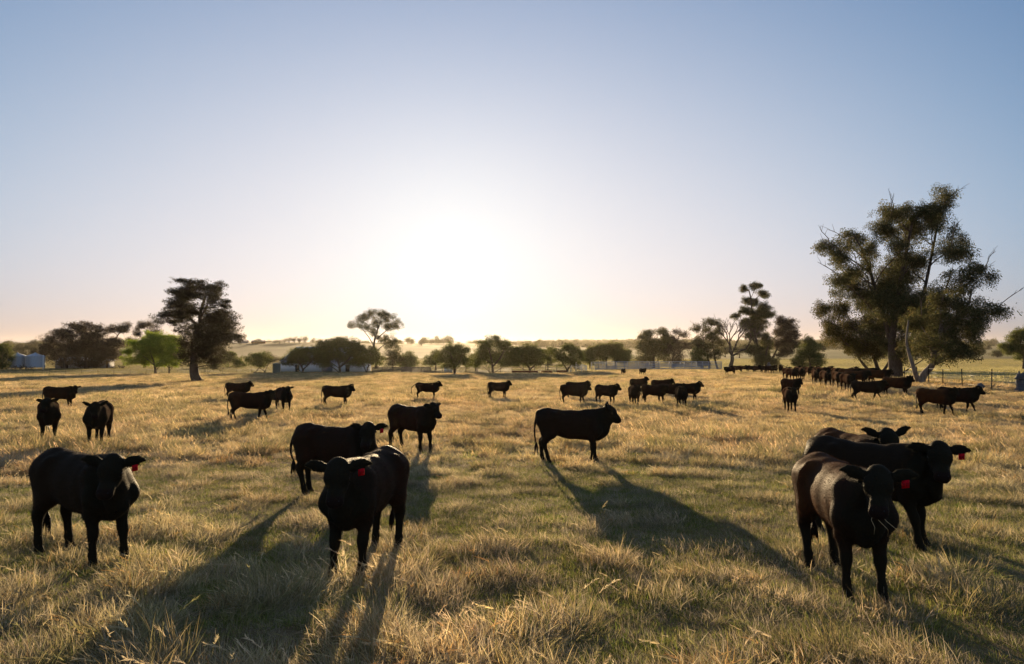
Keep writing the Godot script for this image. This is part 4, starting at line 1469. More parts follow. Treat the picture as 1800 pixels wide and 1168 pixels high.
	tree("leafy_tree", "round dark-green tree with forked trunk before the left half of the barn", "", -50.91, -166, "elm", [[[Vector3(0, 0, 0), Vector3(0, 1.02, -0.15), Vector3(-0.55, 2.26, 0.18), Vector3(-1.66, 3.92, 0.41)], 0.3, 0.1], [[Vector3(0, 0.88, 0), Vector3(1.38, 2.26, 0.1), Vector3(2.77, 3.92, -0.33)], 0.2, 0.07]], [[Vector3(-3.73, 3.37, -1.49), Vector3(1.87, 1.15, 1.62)],
		[Vector3(-1.66, 4.75, 0.51), Vector3(2.16, 1.29, 1.86)],
		[Vector3(0.83, 5.3, 0.88), Vector3(2.3, 1.29, 1.95)],
		[Vector3(3.32, 4.47, -1.45), Vector3(1.87, 1.29, 1.67)],
		[Vector3(0, 3.37, -1.71), Vector3(2.88, 1.44, 2.37)]], 0.66, 1.44, 0, "bark")
	tree("leafy_tree", "largest spreading tree hiding the middle of the barn", "", -43.43, -172, "elm", [[[Vector3(0, 0, 0), Vector3(0, 1.21, -0.07), Vector3(-0.43, 3.07, 0.22), Vector3(-1.86, 5.37, 0.31)], 0.36, 0.12], [[Vector3(0, 1.5, 0), Vector3(1.86, 3.07, 0.08), Vector3(3.3, 5.08, -0.2)], 0.26, 0.08]], [[Vector3(-5.02, 5.37, 1.38), Vector3(2.09, 1.34, 1.83)],
		[Vector3(-2.72, 7.09, 0.6), Vector3(2.39, 1.34, 2.02)],
		[Vector3(0.14, 7.66, -1.46), Vector3(2.68, 1.19, 2.16)],
		[Vector3(2.72, 6.94, -0.96), Vector3(2.39, 1.34, 2.02)],
		[Vector3(5.02, 5.37, 0.47), Vector3(2.09, 1.49, 1.88)],
		[Vector3(-3.87, 3.36, 1.99), Vector3(2.68, 1.64, 2.32)],
		[Vector3(0.14, 4.79, -0.26), Vector3(3.88, 2.09, 3.25)],
		[Vector3(3.87, 3.07, -1.21), Vector3(2.68, 1.49, 2.27)]], 0.68, 1.5, 0, "bark")
	tree("leafy_tree", "open-crowned tree at the right end of the barn", "", -35.7, -168, "elm", [[[Vector3(-0.14, 0, 0), Vector3(0.14, 1.13, -0.01), Vector3(0.7, 3.09, 0.06), Vector3(1.26, 5.05, 0.12)], 0.2, 0.07], [[Vector3(-0.14, 0.3, -0), Vector3(-0.98, 2.25, -0.04), Vector3(-1.26, 3.65, -0.21)], 0.14, 0.05]], [[Vector3(-0.7, 4.49, -0.29), Vector3(1.31, 1.16, 1.26)],
		[Vector3(1.4, 5.05, 0.39), Vector3(1.6, 1.16, 1.45)],
		[Vector3(0.42, 3.09, -0.67), Vector3(1.89, 1.16, 1.64)],
		[Vector3(2.38, 3.37, -0.4), Vector3(1.31, 1.16, 1.26)]], 0.67, 1.12, 0, "bark")
	tree("gum_tree", "tall umbrella-crowned gum standing behind the right end of the barn", "", -47.6, -238, "gum", [[[Vector3(0.2, 0, -0), Vector3(0, 5.13, 0.1), Vector3(-0.59, 8.3, -0.16), Vector3(0.4, 12.46, 0.28), Vector3(1.59, 16.43, -0.63)], 0.5, 0.14], [[Vector3(-0.2, 7.11, 0), Vector3(-2.38, 11.08, 0.16), Vector3(-4.76, 13.85, -0.03)], 0.22, 0.07], [[Vector3(0.4, 10.48, 0), Vector3(3.97, 13.46, 0.07), Vector3(6.74, 15.04, 0.28)], 0.2, 0.07], [[Vector3(0, 5.92, -0), Vector3(2.38, 7.9, 0.01), Vector3(4.76, 9.49, 0.25)], 0.18, 0.06]], [[Vector3(-7.14, 15.44, 1.32), Vector3(1.88, 1.13, 1.62)],
		[Vector3(-4.76, 17.42, -0.91), Vector3(2.07, 1.51, 1.87)],
		[Vector3(-1.98, 19.21, -0.99), Vector3(2.45, 1.32, 2.05)],
		[Vector3(1.59, 19.41, -1.06), Vector3(2.64, 1.51, 2.24)],
		[Vector3(4.76, 17.82, -2.52), Vector3(2.26, 1.51, 2)],
		[Vector3(7.54, 15.44, -0.87), Vector3(2.07, 1.32, 1.81)],
		[Vector3(0, 16.23, -3.42), Vector3(2.26, 1.51, 2)],
		[Vector3(3.97, 15.04, -2.01), Vector3(2.26, 1.32, 1.93)],
		[Vector3(-3.57, 14.65, 0.88), Vector3(1.7, 1.13, 1.5)],
		[Vector3(0.2, 12.66, 3.74), Vector3(1.51, 1.32, 1.44)],
		[Vector3(3.17, 10.28, -1.57), Vector3(2.26, 1.7, 2.06)],
		[Vector3(5.55, 8.3, 0.11), Vector3(2.45, 2.07, 2.32)],
		[Vector3(6.74, 5.52, -1.12), Vector3(1.7, 1.7, 1.7)],
		[Vector3(0, 7.11, 3.8), Vector3(1.13, 1.13, 1.13)]], 0.91, 0.85, 0, "bark")
	tree("gum_tree", "slim hazy gum right of the tall umbrella-crowned gum", "", -39.38, -225, "gum", [[[Vector3(0, 0.2, 0), Vector3(0, 3.2, 0.15), Vector3(-0.38, 5.83, 0.28)], 0.25, 0.08]], [[Vector3(-1.12, 5.08, 0.54), Vector3(1.6, 1.42, 1.54)],
		[Vector3(1.31, 3.95, 0.56), Vector3(1.6, 1.42, 1.54)],
		[Vector3(-0.38, 2.45, -0.7), Vector3(2.14, 1.07, 1.76)]], 0.86, 0.9, 0, "bark")
	tree("gum_tree", "small round lone tree on open ground left of the fence rails", "", -37.2, -240, "elm", [[[Vector3(0, 0, -0), Vector3(0, 1.53, 0.04), Vector3(0, 3.13, -0.06)], 0.3, 0.1]], [[Vector3(-2, 2.73, -0.4), Vector3(1.87, 1.46, 1.73)],
		[Vector3(0, 4.13, -1.52), Vector3(2.08, 1.66, 1.93)],
		[Vector3(2.2, 2.73, -0.03), Vector3(1.87, 1.46, 1.73)],
		[Vector3(0, 1.93, 0.38), Vector3(2.7, 1.25, 2.19)]], 0.92, 1.5, 0, "bark")
	tree("leafy_tree", "sun-hazed round tree left of the sun, trunk on the fence line", "", -12.96, -154, "elm", [[[Vector3(0, 0, -0), Vector3(0, 1.32, -0.16), Vector3(-0.39, 2.86, 0.05), Vector3(-0.9, 4.66, -0.21)], 0.32, 0.1], [[Vector3(0, 1.58, 0), Vector3(1.16, 3.12, 0.01), Vector3(1.67, 4.4, -0.06)], 0.2, 0.07]], [[Vector3(-1.67, 5.43, -0.6), Vector3(1.47, 1.2, 1.37)],
		[Vector3(0.13, 6.07, -1.22), Vector3(1.6, 1.07, 1.41)],
		[Vector3(1.8, 5.17, -0.4), Vector3(1.33, 1.2, 1.29)],
		[Vector3(-2.44, 3.63, 0.87), Vector3(1.6, 1.2, 1.46)],
		[Vector3(0.13, 3.89, -1.14), Vector3(2.27, 1.47, 1.99)],
		[Vector3(2.18, 3.12, -1.36), Vector3(1.2, 1.2, 1.2)],
		[Vector3(-1.16, 2.09, 0.96), Vector3(1.6, 0.67, 1.27)]], 0.62, 1.5, 0, "bark")
	tree("leafy_tree", "smaller hazy tree just behind the sun-hazed round tree", "", -22.89, -205, "elm", [[[Vector3(0, 0.2, 0), Vector3(0, 1.91, -0.02), Vector3(0, 3.62, -0.31)], 0.25, 0.08]], [[Vector3(-1.71, 3.62, -0.82), Vector3(1.6, 1.24, 1.47)],
		[Vector3(0.34, 4.65, 0.45), Vector3(1.78, 1.42, 1.65)],
		[Vector3(-0.34, 2.6, -0.62), Vector3(2.31, 1.42, 2)]], 0.8, 1.5, 0, "bark")
	tree("leafy_tree", "tallest broad tree of the fence-line row, right below the sun's glow", "", -4.65, -164, "elm", [[[Vector3(0, 0, 0), Vector3(0, 1.46, 0.16), Vector3(-0.27, 3.37, -0.31), Vector3(-0.82, 5.83, 0.34)], 0.36, 0.12], [[Vector3(0, 1.73, 0), Vector3(1.64, 3.64, 0.03), Vector3(2.73, 5.56, 0.05)], 0.24, 0.08]], [[Vector3(-1.91, 6.92, 0.41), Vector3(1.42, 1.14, 1.32)],
		[Vector3(0, 8.15, 0.08), Vector3(1.85, 1.14, 1.6)],
		[Vector3(1.91, 6.92, -0.03), Vector3(1.71, 1.28, 1.56)],
		[Vector3(3.69, 6.1, -1.03), Vector3(1.14, 0.99, 1.09)],
		[Vector3(-3.01, 4.74, -1.78), Vector3(1.85, 1.42, 1.7)],
		[Vector3(0, 5.56, -1.91), Vector3(2.84, 1.71, 2.44)],
		[Vector3(3.01, 4.19, -1.69), Vector3(1.99, 1.42, 1.79)],
		[Vector3(-3.83, 3.1, -0.93), Vector3(1.42, 0.99, 1.27)],
		[Vector3(0, 3.1, -1.49), Vector3(3.13, 1.28, 2.48)],
		[Vector3(3.55, 2.55, 1.31), Vector3(1.28, 0.85, 1.13)]], 0.66, 1.25, 0, "bark")
	tree("leafy_tree", "low hazy tree filling the gap left of the tallest broad tree", "", -10.13, -190, "elm", [[[Vector3(0, 0.16, -0), Vector3(0, 1.74, 0.04), Vector3(-0.32, 3.32, 0.11)], 0.22, 0.07]], [[Vector3(-1.27, 3.64, -0.65), Vector3(1.65, 1.32, 1.53)],
		[Vector3(0.95, 4.27, -0.2), Vector3(1.65, 1.15, 1.47)],
		[Vector3(-0.32, 2.37, 0.04), Vector3(2.14, 0.99, 1.74)]], 0.75, 1.38, 0, "bark")
	tree("leafy_tree", "wide green tree with low fork above the rusty trough", "", 4.29, -166, "elm", [[[Vector3(-0.14, 0, 0), Vector3(0, 1.16, 0.05), Vector3(-0.83, 2.54, -0.06), Vector3(-2.08, 4.2, 0.12)], 0.34, 0.1], [[Vector3(0, 0.88, 0), Vector3(1.25, 2.12, -0.15), Vector3(2.91, 3.37, 0.09)], 0.22, 0.07]], [[Vector3(-3.18, 5.03, 1.81), Vector3(1.73, 1.29, 1.58)],
		[Vector3(-1.25, 6.14, 0.99), Vector3(1.87, 1.15, 1.62)],
		[Vector3(0.97, 6, -0.1), Vector3(1.73, 1.15, 1.52)],
		[Vector3(2.63, 4.75, 0.15), Vector3(1.44, 1.29, 1.39)],
		[Vector3(-2.08, 3.37, -0.52), Vector3(2.3, 1.29, 1.95)],
		[Vector3(1.25, 3.09, -0.28), Vector3(2.3, 1.29, 1.95)],
		[Vector3(-4.01, 3.09, 1.25), Vector3(1.44, 1.01, 1.29)],
		[Vector3(-0.42, 4.48, -1.9), Vector3(2.88, 1.29, 2.32)]], 0.66, 1.56, 0, "bark")
	tree("leafy_tree", "slender tree between the wide green tree and the reddish tree", "", 10.76, -205, "elm", [[[Vector3(0, 0.19, 0), Vector3(0, 1.9, -0.11), Vector3(-0.17, 3.61, 0.35)], 0.2, 0.07]], [[Vector3(-0.85, 4.98, -0.45), Vector3(1.6, 1.42, 1.54)],
		[Vector3(0.85, 6, 0.27), Vector3(1.42, 1.24, 1.36)],
		[Vector3(0.17, 3.61, -0.75), Vector3(1.95, 1.6, 1.83)]], 0.8, 1.25, 0, "bark")
	tree("leafy_tree", "rounded tree with reddish-brown lower leaves beside the loading ramp", "", 13.42, -166, "elm", [[[Vector3(0, 0, 0), Vector3(-0.14, 1.05, 0.15), Vector3(-0.97, 2.43, 0.31), Vector3(-1.8, 4.09, -0.25)], 0.28, 0.09], [[Vector3(0, 0.77, -0), Vector3(0.97, 2.16, 0.05), Vector3(1.8, 3.54, 0.13)], 0.2, 0.06]], [[Vector3(-2.08, 4.92, 0.51), Vector3(1.73, 1.29, 1.58)],
		[Vector3(-0.14, 6.03, 1.36), Vector3(1.87, 1.01, 1.57)],
		[Vector3(1.8, 5.48, 1.36), Vector3(1.58, 1.15, 1.43)],
		[Vector3(-1.25, 3.26, -0.63), Vector3(2.01, 1.15, 1.71)],
		[Vector3(0.97, 3.26, 1.35), Vector3(2.16, 1.29, 1.86)],
		[Vector3(2.91, 4.09, 0.85), Vector3(1.01, 1.01, 1.01)]], 0.66, 1.56, 0, "bark")
	tree("leafy_tree", "dense dark tree right behind the loading ramp", "", 25.69, -225, "elm", [[[Vector3(0, 0, -0), Vector3(0, 1.96, 0), Vector3(-0.38, 4.96, -0.23)], 0.25, 0.08]], [[Vector3(-1.22, 4.58, 0.81), Vector3(1.52, 1.87, 1.64)],
		[Vector3(1.22, 5.33, 0.69), Vector3(1.52, 1.87, 1.64)],
		[Vector3(0, 3.16, -0.67), Vector3(2.54, 1.64, 2.22)],
		[Vector3(0, 5.63, -0.77), Vector3(1.52, 1.4, 1.48)]], 0.86, 1.5, 0, "bark")
	tree("leafy_tree", "narrow bushy tree behind the left end of the steel yards", "", 28.5, -225, "elm", [[[Vector3(0, 0, 0), Vector3(0, 1.95, -0.11), Vector3(-0.38, 6.45, -0.08)], 0.25, 0.08]], [[Vector3(-1.03, 6.07, 0.17), Vector3(1.29, 1.4, 1.33)],
		[Vector3(1.03, 6.82, -0.2), Vector3(1.29, 1.4, 1.33)],
		[Vector3(0, 5.1, 0.67), Vector3(2.15, 1.23, 1.82)],
		[Vector3(0, 6.95, 0.8), Vector3(1.29, 1.05, 1.21)]], 0.86, 1.5, 0, "bark")
	tree("leafy_tree", "bushy tree with upswept branches behind the steel yards", "", 31.12, -225, "elm", [[[Vector3(0, 0, 0), Vector3(0, 1.95, 0.12), Vector3(-0.38, 6.07, 0.03)], 0.25, 0.08]], [[Vector3(-1.12, 5.7, -0.05), Vector3(1.4, 1.87, 1.57)],
		[Vector3(1.12, 6.45, 0.06), Vector3(1.4, 1.87, 1.57)],
		[Vector3(0, 4.27, -1.03), Vector3(2.34, 1.64, 2.09)],
		[Vector3(0, 6.75, -0.98), Vector3(1.4, 1.4, 1.4)]], 0.86, 1.5, 0, "bark")
	tree("leafy_tree", "bushy pointed tree behind the middle of the yard panels", "", 34.12, -225, "elm", [[[Vector3(0, 0, 0), Vector3(0, 1.95, -0.09), Vector3(-0.38, 6.26, 0.27)], 0.25, 0.08]], [[Vector3(-1.03, 5.88, 0.49), Vector3(1.29, 1.72, 1.44)],
		[Vector3(1.03, 6.63, -0.18), Vector3(1.29, 1.72, 1.44)],
		[Vector3(0, 4.61, 0.16), Vector3(2.15, 1.5, 1.92)],
		[Vector3(0, 6.88, 0.12), Vector3(1.29, 1.29, 1.29)]], 0.86, 1.5, 0, "bark")
	tree("leafy_tree", "low rounded tree before the broad gums, behind the yards", "", 37.12, -225, "elm", [[[Vector3(0, 0, -0), Vector3(0, 1.95, -0.16), Vector3(-0.38, 4.57, -0.27)], 0.25, 0.08]], [[Vector3(-1.12, 4.2, 0.23), Vector3(1.4, 1.56, 1.46)],
		[Vector3(1.12, 4.95, -0.63), Vector3(1.4, 1.56, 1.46)],
		[Vector3(0, 3.07, 0.99), Vector3(2.34, 1.36, 2)],
		[Vector3(0, 5.13, 0.42), Vector3(1.4, 1.17, 1.32)]], 0.86, 1.5, 0, "bark")
	tree("gum_tree", "broad dark gum with feathered flat top behind the steel yards", "", 48.96, -235, "gum", [[[Vector3(-0.2, 0, -0), Vector3(-0.2, 3.48, -0.13), Vector3(-0.78, 7.01, 0.1), Vector3(-1.57, 10.14, -0.48)], 0.5, 0.15], [[Vector3(-0.2, 4.27, -0), Vector3(2.35, 7.79, -0.16), Vector3(3.92, 10.53, 0.25)], 0.28, 0.1]], [[Vector3(-3.92, 11.32, 1.24), Vector3(2.23, 1.3, 1.91)],
		[Vector3(-0.78, 12.49, -1.72), Vector3(2.6, 1.12, 2.08)],
		[Vector3(2.35, 12.29, 2.46), Vector3(2.42, 1.3, 2.03)],
		[Vector3(4.7, 10.53, 0.14), Vector3(1.67, 1.49, 1.61)],
		[Vector3(-1.96, 8.97, 0.91), Vector3(3.35, 2.23, 2.96)],
		[Vector3(1.96, 8.57, 2.1), Vector3(3.35, 2.42, 3.02)],
		[Vector3(-4.31, 7.01, 1.15), Vector3(2.42, 2.23, 2.35)],
		[Vector3(-0.39, 5.44, 1.21), Vector3(3.72, 2.23, 3.2)],
		[Vector3(3.52, 5.44, -0.57), Vector3(2.6, 2.23, 2.47)],
		[Vector3(-3.13, 3.09, -1.3), Vector3(2.6, 1.49, 2.21)]], 0.9, 1.2, 0, "bark")
	tree("gum_tree", "brownish thin-leaved gum between the two dark gums behind the yards", "", 55.68, -232, "wood", [[[Vector3(-1.16, 0, -0), Vector3(-0.97, 3.47, -0.16), Vector3(0, 7.73, 0.31), Vector3(1.16, 11.59, 0.43)], 0.36, 0.1], [[Vector3(-0.77, 4.44, 0), Vector3(1.93, 6.95, -0.14), Vector3(4.25, 10.05, 0.18)], 0.2, 0.06]], [[Vector3(0.39, 12.56, 0.66), Vector3(1.65, 1.1, 1.46)],
		[Vector3(2.71, 11.59, -0.1), Vector3(1.47, 1.1, 1.34)],
		[Vector3(-0.58, 9.66, -1.84), Vector3(1.84, 1.65, 1.77)],
		[Vector3(1.93, 8.5, 1.39), Vector3(1.84, 1.65, 1.77)],
		[Vector3(-1.93, 6.57, 0.7), Vector3(2.57, 2.2, 2.44)],
		[Vector3(1.16, 5.41, -1.02), Vector3(2.57, 2.2, 2.44)],
		[Vector3(0.39, 2.7, -0.82), Vector3(3.31, 1.65, 2.73)],
		[Vector3(4.64, 8.11, -0.76), Vector3(1.29, 1.29, 1.29)]], 0.89, 0.8, 4, "bark")
	tree("gum_tree", "dark open gum left of the bare dead tree", "", 59.28, -205, "gum", [[[Vector3(0, 0, -0), Vector3(-0.17, 2.47, 0.15), Vector3(-1.2, 5.88, -0.32), Vector3(-1.88, 9.81, 0.27)], 0.42, 0.12], [[Vector3(2.56, 0, 0), Vector3(1.88, 2.29, 0.09), Vector3(1.2, 6.39, 0.07), Vector3(0.51, 10.84, -0.03)], 0.36, 0.1]], [[Vector3(-3.59, 12.72, -0.69), Vector3(1.46, 1.14, 1.35)],
		[Vector3(-0.85, 13.91, 1.08), Vector3(2.11, 1.14, 1.77)],
		[Vector3(1.88, 14.25, 1.2), Vector3(1.95, 1.14, 1.66)],
		[Vector3(3.59, 12.2, -1.53), Vector3(1.62, 1.46, 1.57)],
		[Vector3(-0.17, 11.52, 0.08), Vector3(2.27, 1.3, 1.93)],
		[Vector3(-2.56, 8.79, -1.56), Vector3(2.11, 1.46, 1.88)],
		[Vector3(1.2, 8.79, -0.13), Vector3(2.76, 1.79, 2.42)],
		[Vector3(3.59, 8.44, -1.48), Vector3(1.46, 1.3, 1.4)],
		[Vector3(-1.2, 6.39, 0.29), Vector3(2.6, 1.62, 2.26)],
		[Vector3(1.88, 5.37, 0.89), Vector3(2.43, 1.95, 2.26)],
		[Vector3(-3.59, 7.42, 1.07), Vector3(1.46, 1.3, 1.4)]], 0.8, 0.95, 3, "bark")
	tree("leafy_tree", "small light-green tree tucked under the dark open gum", "", 55.89, -202, "elm", [[[Vector3(0.17, 0, 0), Vector3(0.17, 1.61, -0.07), Vector3(-0.17, 3.3, -0.04)], 0.2, 0.07]], [[Vector3(-1.68, 5.32, 0.05), Vector3(1.4, 1.58, 1.46)],
		[Vector3(0.34, 3.97, -0.54), Vector3(1.75, 1.58, 1.69)],
		[Vector3(-1.35, 2.96, 0.57), Vector3(1.75, 1.4, 1.63)],
		[Vector3(1.35, 1.95, -1.02), Vector3(1.4, 1.05, 1.28)]], 0.79, 1.25, 0, "bark")
	tree("gum_tree", "tall tiered gum with small flat cap of leaves, cattle resting below it", "", 67.49, -182, "gum", [[[Vector3(-0.61, 0, -0), Vector3(-1.06, 3.12, -0.14), Vector3(-2.27, 7.67, 0.14), Vector3(-3.34, 12.98, 0.34), Vector3(-3.79, 18.28, 0.65), Vector3(-4.25, 21.62, 0.16)], 0.5, 0.12], [[Vector3(0.46, 0, 0), Vector3(0.15, 3.12, 0.01), Vector3(1.06, 6.76, 0.05), Vector3(4.09, 9.94, -0.36)], 0.38, 0.1], [[Vector3(-1.36, 4.63, 0), Vector3(-3.49, 8.88, 0.15), Vector3(-5.92, 12.22, -0.19)], 0.2, 0.06], [[Vector3(-3.79, 17.53, -0), Vector3(-1.67, 19.8, 0.15), Vector3(0.15, 20.71, 0.19)], 0.14, 0.05]], [[Vector3(-5.31, 21.92, -0.06), Vector3(1.3, 0.86, 1.15)],
		[Vector3(-3.49, 22.38, 3.67), Vector3(1.3, 1.01, 1.2)],
		[Vector3(-0.46, 20.71, 0.49), Vector3(1.3, 0.72, 1.1)],
		[Vector3(1.21, 20.26, -3.15), Vector3(1.01, 0.58, 0.86)],
		[Vector3(-4.09, 18.89, -1.26), Vector3(1.44, 1.01, 1.29)],
		[Vector3(-1.97, 18.28, -3.18), Vector3(1.58, 1.15, 1.43)],
		[Vector3(-5.92, 15.86, 2.7), Vector3(1.58, 1.15, 1.43)],
		[Vector3(-8.34, 14.34, 1.53), Vector3(1.15, 0.86, 1.05)],
		[Vector3(-3.19, 15.25, 1.86), Vector3(2.02, 1.44, 1.82)],
		[Vector3(0.15, 14.95, -0.62), Vector3(1.73, 1.44, 1.63)],
		[Vector3(-4.4, 12.82, 1.04), Vector3(2.16, 1.15, 1.81)],
		[Vector3(-0.76, 12.22, -1.02), Vector3(2.02, 1.15, 1.71)],
		[Vector3(-1.97, 9.18, -1.55), Vector3(2.02, 1.44, 1.82)],
		[Vector3(0.76, 8.27, -0.58), Vector3(1.73, 1.73, 1.73)],
		[Vector3(-3.03, 5.85, 0.34), Vector3(2.02, 1.73, 1.92)],
		[Vector3(0.15, 4.94, -2.64), Vector3(2.31, 1.73, 2.1)],
		[Vector3(-2.27, 2.81, 3.76), Vector3(2.31, 1.3, 1.95)],
		[Vector3(1.97, 2.51, 1.03), Vector3(1.44, 0.86, 1.24)],
		[Vector3(-1.36, 16.01, 3.53), Vector3(2.31, 2.02, 2.2)],
		[Vector3(-2.58, 11.46, -2.88), Vector3(2.59, 2.02, 2.39)]], 0.72, 1.5, 0, "bark")
	tree("gum_tree", "round dense dark-crowned gum leaning right of the tall tiered gum", "", 70.06, -186, "wood", [[[Vector3(0, 0, 0), Vector3(0.93, 3.15, 0.07), Vector3(2.79, 6.87, 0.07), Vector3(4.65, 9.35, -0.49)], 0.4, 0.14]], [[Vector3(3.72, 13.07, 0.51), Vector3(2.06, 1.33, 1.8)],
		[Vector3(6.2, 12.14, 0.1), Vector3(1.77, 1.47, 1.66)],
		[Vector3(2.48, 10.59, 2.47), Vector3(1.91, 1.62, 1.81)],
		[Vector3(5.58, 9.66, -0.26), Vector3(2.36, 1.91, 2.2)],
		[Vector3(3.41, 7.49, 0.35), Vector3(2.21, 1.47, 1.95)],
		[Vector3(6.82, 7.49, -0.72), Vector3(1.47, 1.33, 1.42)],
		[Vector3(4.96, 5.32, -0.21), Vector3(1.77, 1.03, 1.51)],
		[Vector3(3.1, 4.39, 1.23), Vector3(1.33, 0.88, 1.17)]], 0.73, 1.6, 0, "bark")
	tree("leafy_tree", "small cone-shaped tree standing among the walking herd", "", 74.23, -170, "elm", [[[Vector3(0, 0, -0), Vector3(0, 2.15, -0.09), Vector3(-0.28, 4.7, -0.12), Vector3(-0.57, 6.97, 0.15)], 0.26, 0.07], [[Vector3(-1.98, 0, 0), Vector3(-1.84, 1.58, 0), Vector3(-1.42, 3.57, -0.16)], 0.16, 0.05], [[Vector3(0, 2.15, 0), Vector3(1.7, 2.72, 0.11), Vector3(3.12, 3.28, 0.08)], 0.1, 0.04]], [[Vector3(-0.85, 7.25, 0.75), Vector3(1.33, 1.18, 1.27)],
		[Vector3(-1.42, 5.55, 1.54), Vector3(1.77, 1.33, 1.61)],
		[Vector3(0.57, 5.55, 0.76), Vector3(1.62, 1.33, 1.52)],
		[Vector3(-2.27, 3.57, 0.3), Vector3(1.92, 1.33, 1.71)],
		[Vector3(0.28, 3.57, -0.52), Vector3(2.21, 1.33, 1.9)],
		[Vector3(-2.83, 2.15, -0.66), Vector3(1.33, 0.88, 1.17)],
		[Vector3(1.98, 2.43, 1.38), Vector3(1.33, 0.88, 1.17)],
		[Vector3(-0.57, 1.87, -0.82), Vector3(2.06, 0.88, 1.65)]], 0.68, 1.38, 0, "bark")
	tree("gum_tree", "olive gum cut off by the right edge of the picture", "", 148.67, -200, "elm", [[[Vector3(1.33, 0.3, 0), Vector3(1.33, 3.61, 0.17), Vector3(1, 6.28, -0.23)], 0.5, 0.16]], [[Vector3(-0.33, 9.95, 0.66), Vector3(2.25, 1.56, 2.01)],
		[Vector3(1.67, 10.95, -1.21), Vector3(2.08, 1.56, 1.9)],
		[Vector3(-1.67, 6.95, -1.38), Vector3(2.25, 1.56, 2.01)],
		[Vector3(1.33, 7.61, -1.42), Vector3(3.12, 2.43, 2.88)],
		[Vector3(-2.33, 5.61, -0.74), Vector3(1.56, 0.87, 1.32)],
		[Vector3(2.33, 4.61, -0.75), Vector3(2.77, 1.73, 2.41)]], 0.78, 1.5, 0, "bark")
	tree("far_tree", "lone round tree at the left end of the hilltop", "trees on the far hill", -291.2, -780, "grey", [[[Vector3(0, 0, -0), Vector3(0, 3.9, -0.14)], 0.5, 0.2]], [[Vector3(-1.3, 3.25, 1.09), Vector3(2.01, 2.32, 2.11)],
		[Vector3(1.3, 4.23, -0.58), Vector3(2.01, 2.47, 2.17)]], 1.8, 1.3, 0, "bark")
	tree("far_tree", "low two-lobed tree on the hilltop right of the lone round one", "trees on the far hill", -278, -800, "grey", [[[Vector3(0, 0, 0), Vector3(0, 2.67, -0.01)], 0.5, 0.2]], [[Vector3(-1.33, 2.27, -1.32), Vector3(2.06, 1.42, 1.84)],
		[Vector3(1.33, 2.87, 0.96), Vector3(2.06, 1.52, 1.87)]], 1.8, 1.3, 0, "bark")
	tree("far_tree", "tiny shrub beside the two-lobed hilltop tree", "trees on the far hill", -272.67, -800, "grey", [[[Vector3(0, 0, -0), Vector3(0, 2.67, -0.1)], 0.5, 0.2]], [[Vector3(-0.8, 2.27, 0.78), Vector3(1.23, 1.42, 1.3)],
		[Vector3(0.8, 2.87, -0.33), Vector3(1.23, 1.52, 1.33)]], 1.8, 1.3, 0, "bark")
	tree("far_tree", "first tree of the hilltop row above the barn roof", "trees on the far hill", -273.33, -820, "grey", [[[Vector3(0, 0, -0), Vector3(0, 4.1, -0.08)], 0.5, 0.2]], [[Vector3(-1.09, 3.42, 0.53), Vector3(1.69, 2.43, 1.95)],
		[Vector3(1.09, 4.44, -1.1), Vector3(1.69, 2.6, 2.01)]], 1.8, 1.3, 0, "bark")
	tree("far_tree", "second slim tree of the hilltop row above the barn roof", "trees on the far hill", -267.87, -820, "grey", [[[Vector3(0, 0, -0), Vector3(0, 4.1, 0.12)], 0.5, 0.2]], [[Vector3(-1.09, 3.42, 0.45), Vector3(1.69, 2.43, 1.95)],
		[Vector3(1.09, 4.44, 0.19), Vector3(1.69, 2.6, 2.01)]], 1.8, 1.3, 0, "bark")
	tree("far_tree", "tall square tree of the hilltop row", "trees on the far hill", -264.91, -830, "grey", [[[Vector3(0, 0, 0), Vector3(0, 4.84, 0.12)], 0.5, 0.2]], [[Vector3(-1.38, 4.01, 0.47), Vector3(2.14, 2.96, 2.42)],
		[Vector3(1.38, 5.26, 0.43), Vector3(2.14, 3.15, 2.49)]], 1.8, 1.3, 0, "bark")
	tree("far_tree", "third round tree of the hilltop row above the barn roof", "trees on the far hill", -258.68, -830, "grey", [[[Vector3(0, 0, 0), Vector3(0, 4.15, 0.05)], 0.5, 0.2]], [[Vector3(-1.38, 3.46, 0.24), Vector3(2.14, 2.46, 2.25)],
		[Vector3(1.38, 4.5, -0.77), Vector3(2.14, 2.63, 2.31)]], 1.8, 1.3, 0, "bark")
	tree("far_tree", "bushy tree right of the square hilltop tree", "trees on the far hill", -254.8, -840, "grey", [[[Vector3(0, 0, -0), Vector3(0, 4.9, -0.13)], 0.5, 0.2]], [[Vector3(-1.4, 4.06, -0.19), Vector3(2.16, 2.99, 2.45)],
		[Vector3(1.4, 5.32, -0.69), Vector3(2.16, 3.19, 2.52)]], 1.8, 1.3, 0, "bark")
	tree("far_tree", "small hilltop tree left of the reddish one", "trees on the far hill", -245, -840, "grey", [[[Vector3(0, 0, 0), Vector3(0, 3.5, 0.14)], 0.5, 0.2]], [[Vector3(-1.12, 2.94, -0.59), Vector3(1.73, 1.99, 1.82)],
		[Vector3(1.12, 3.78, -0.23), Vector3(1.73, 2.13, 1.87)]], 1.8, 1.3, 0, "bark")
	tree("far_tree", "wide reddish tree peeping over the barn roof", "trees on the far hill", -197.17, -700, "grey", [[[Vector3(0, 0, 0), Vector3(0, 6.75, -0.12)], 0.5, 0.2]], [[Vector3(-1.87, 6.17, 1.33), Vector3(2.88, 2.08, 2.6)],
		[Vector3(1.87, 7.04, -0.07), Vector3(2.88, 2.22, 2.65)]], 1.8, 1.3, 0, "bark")
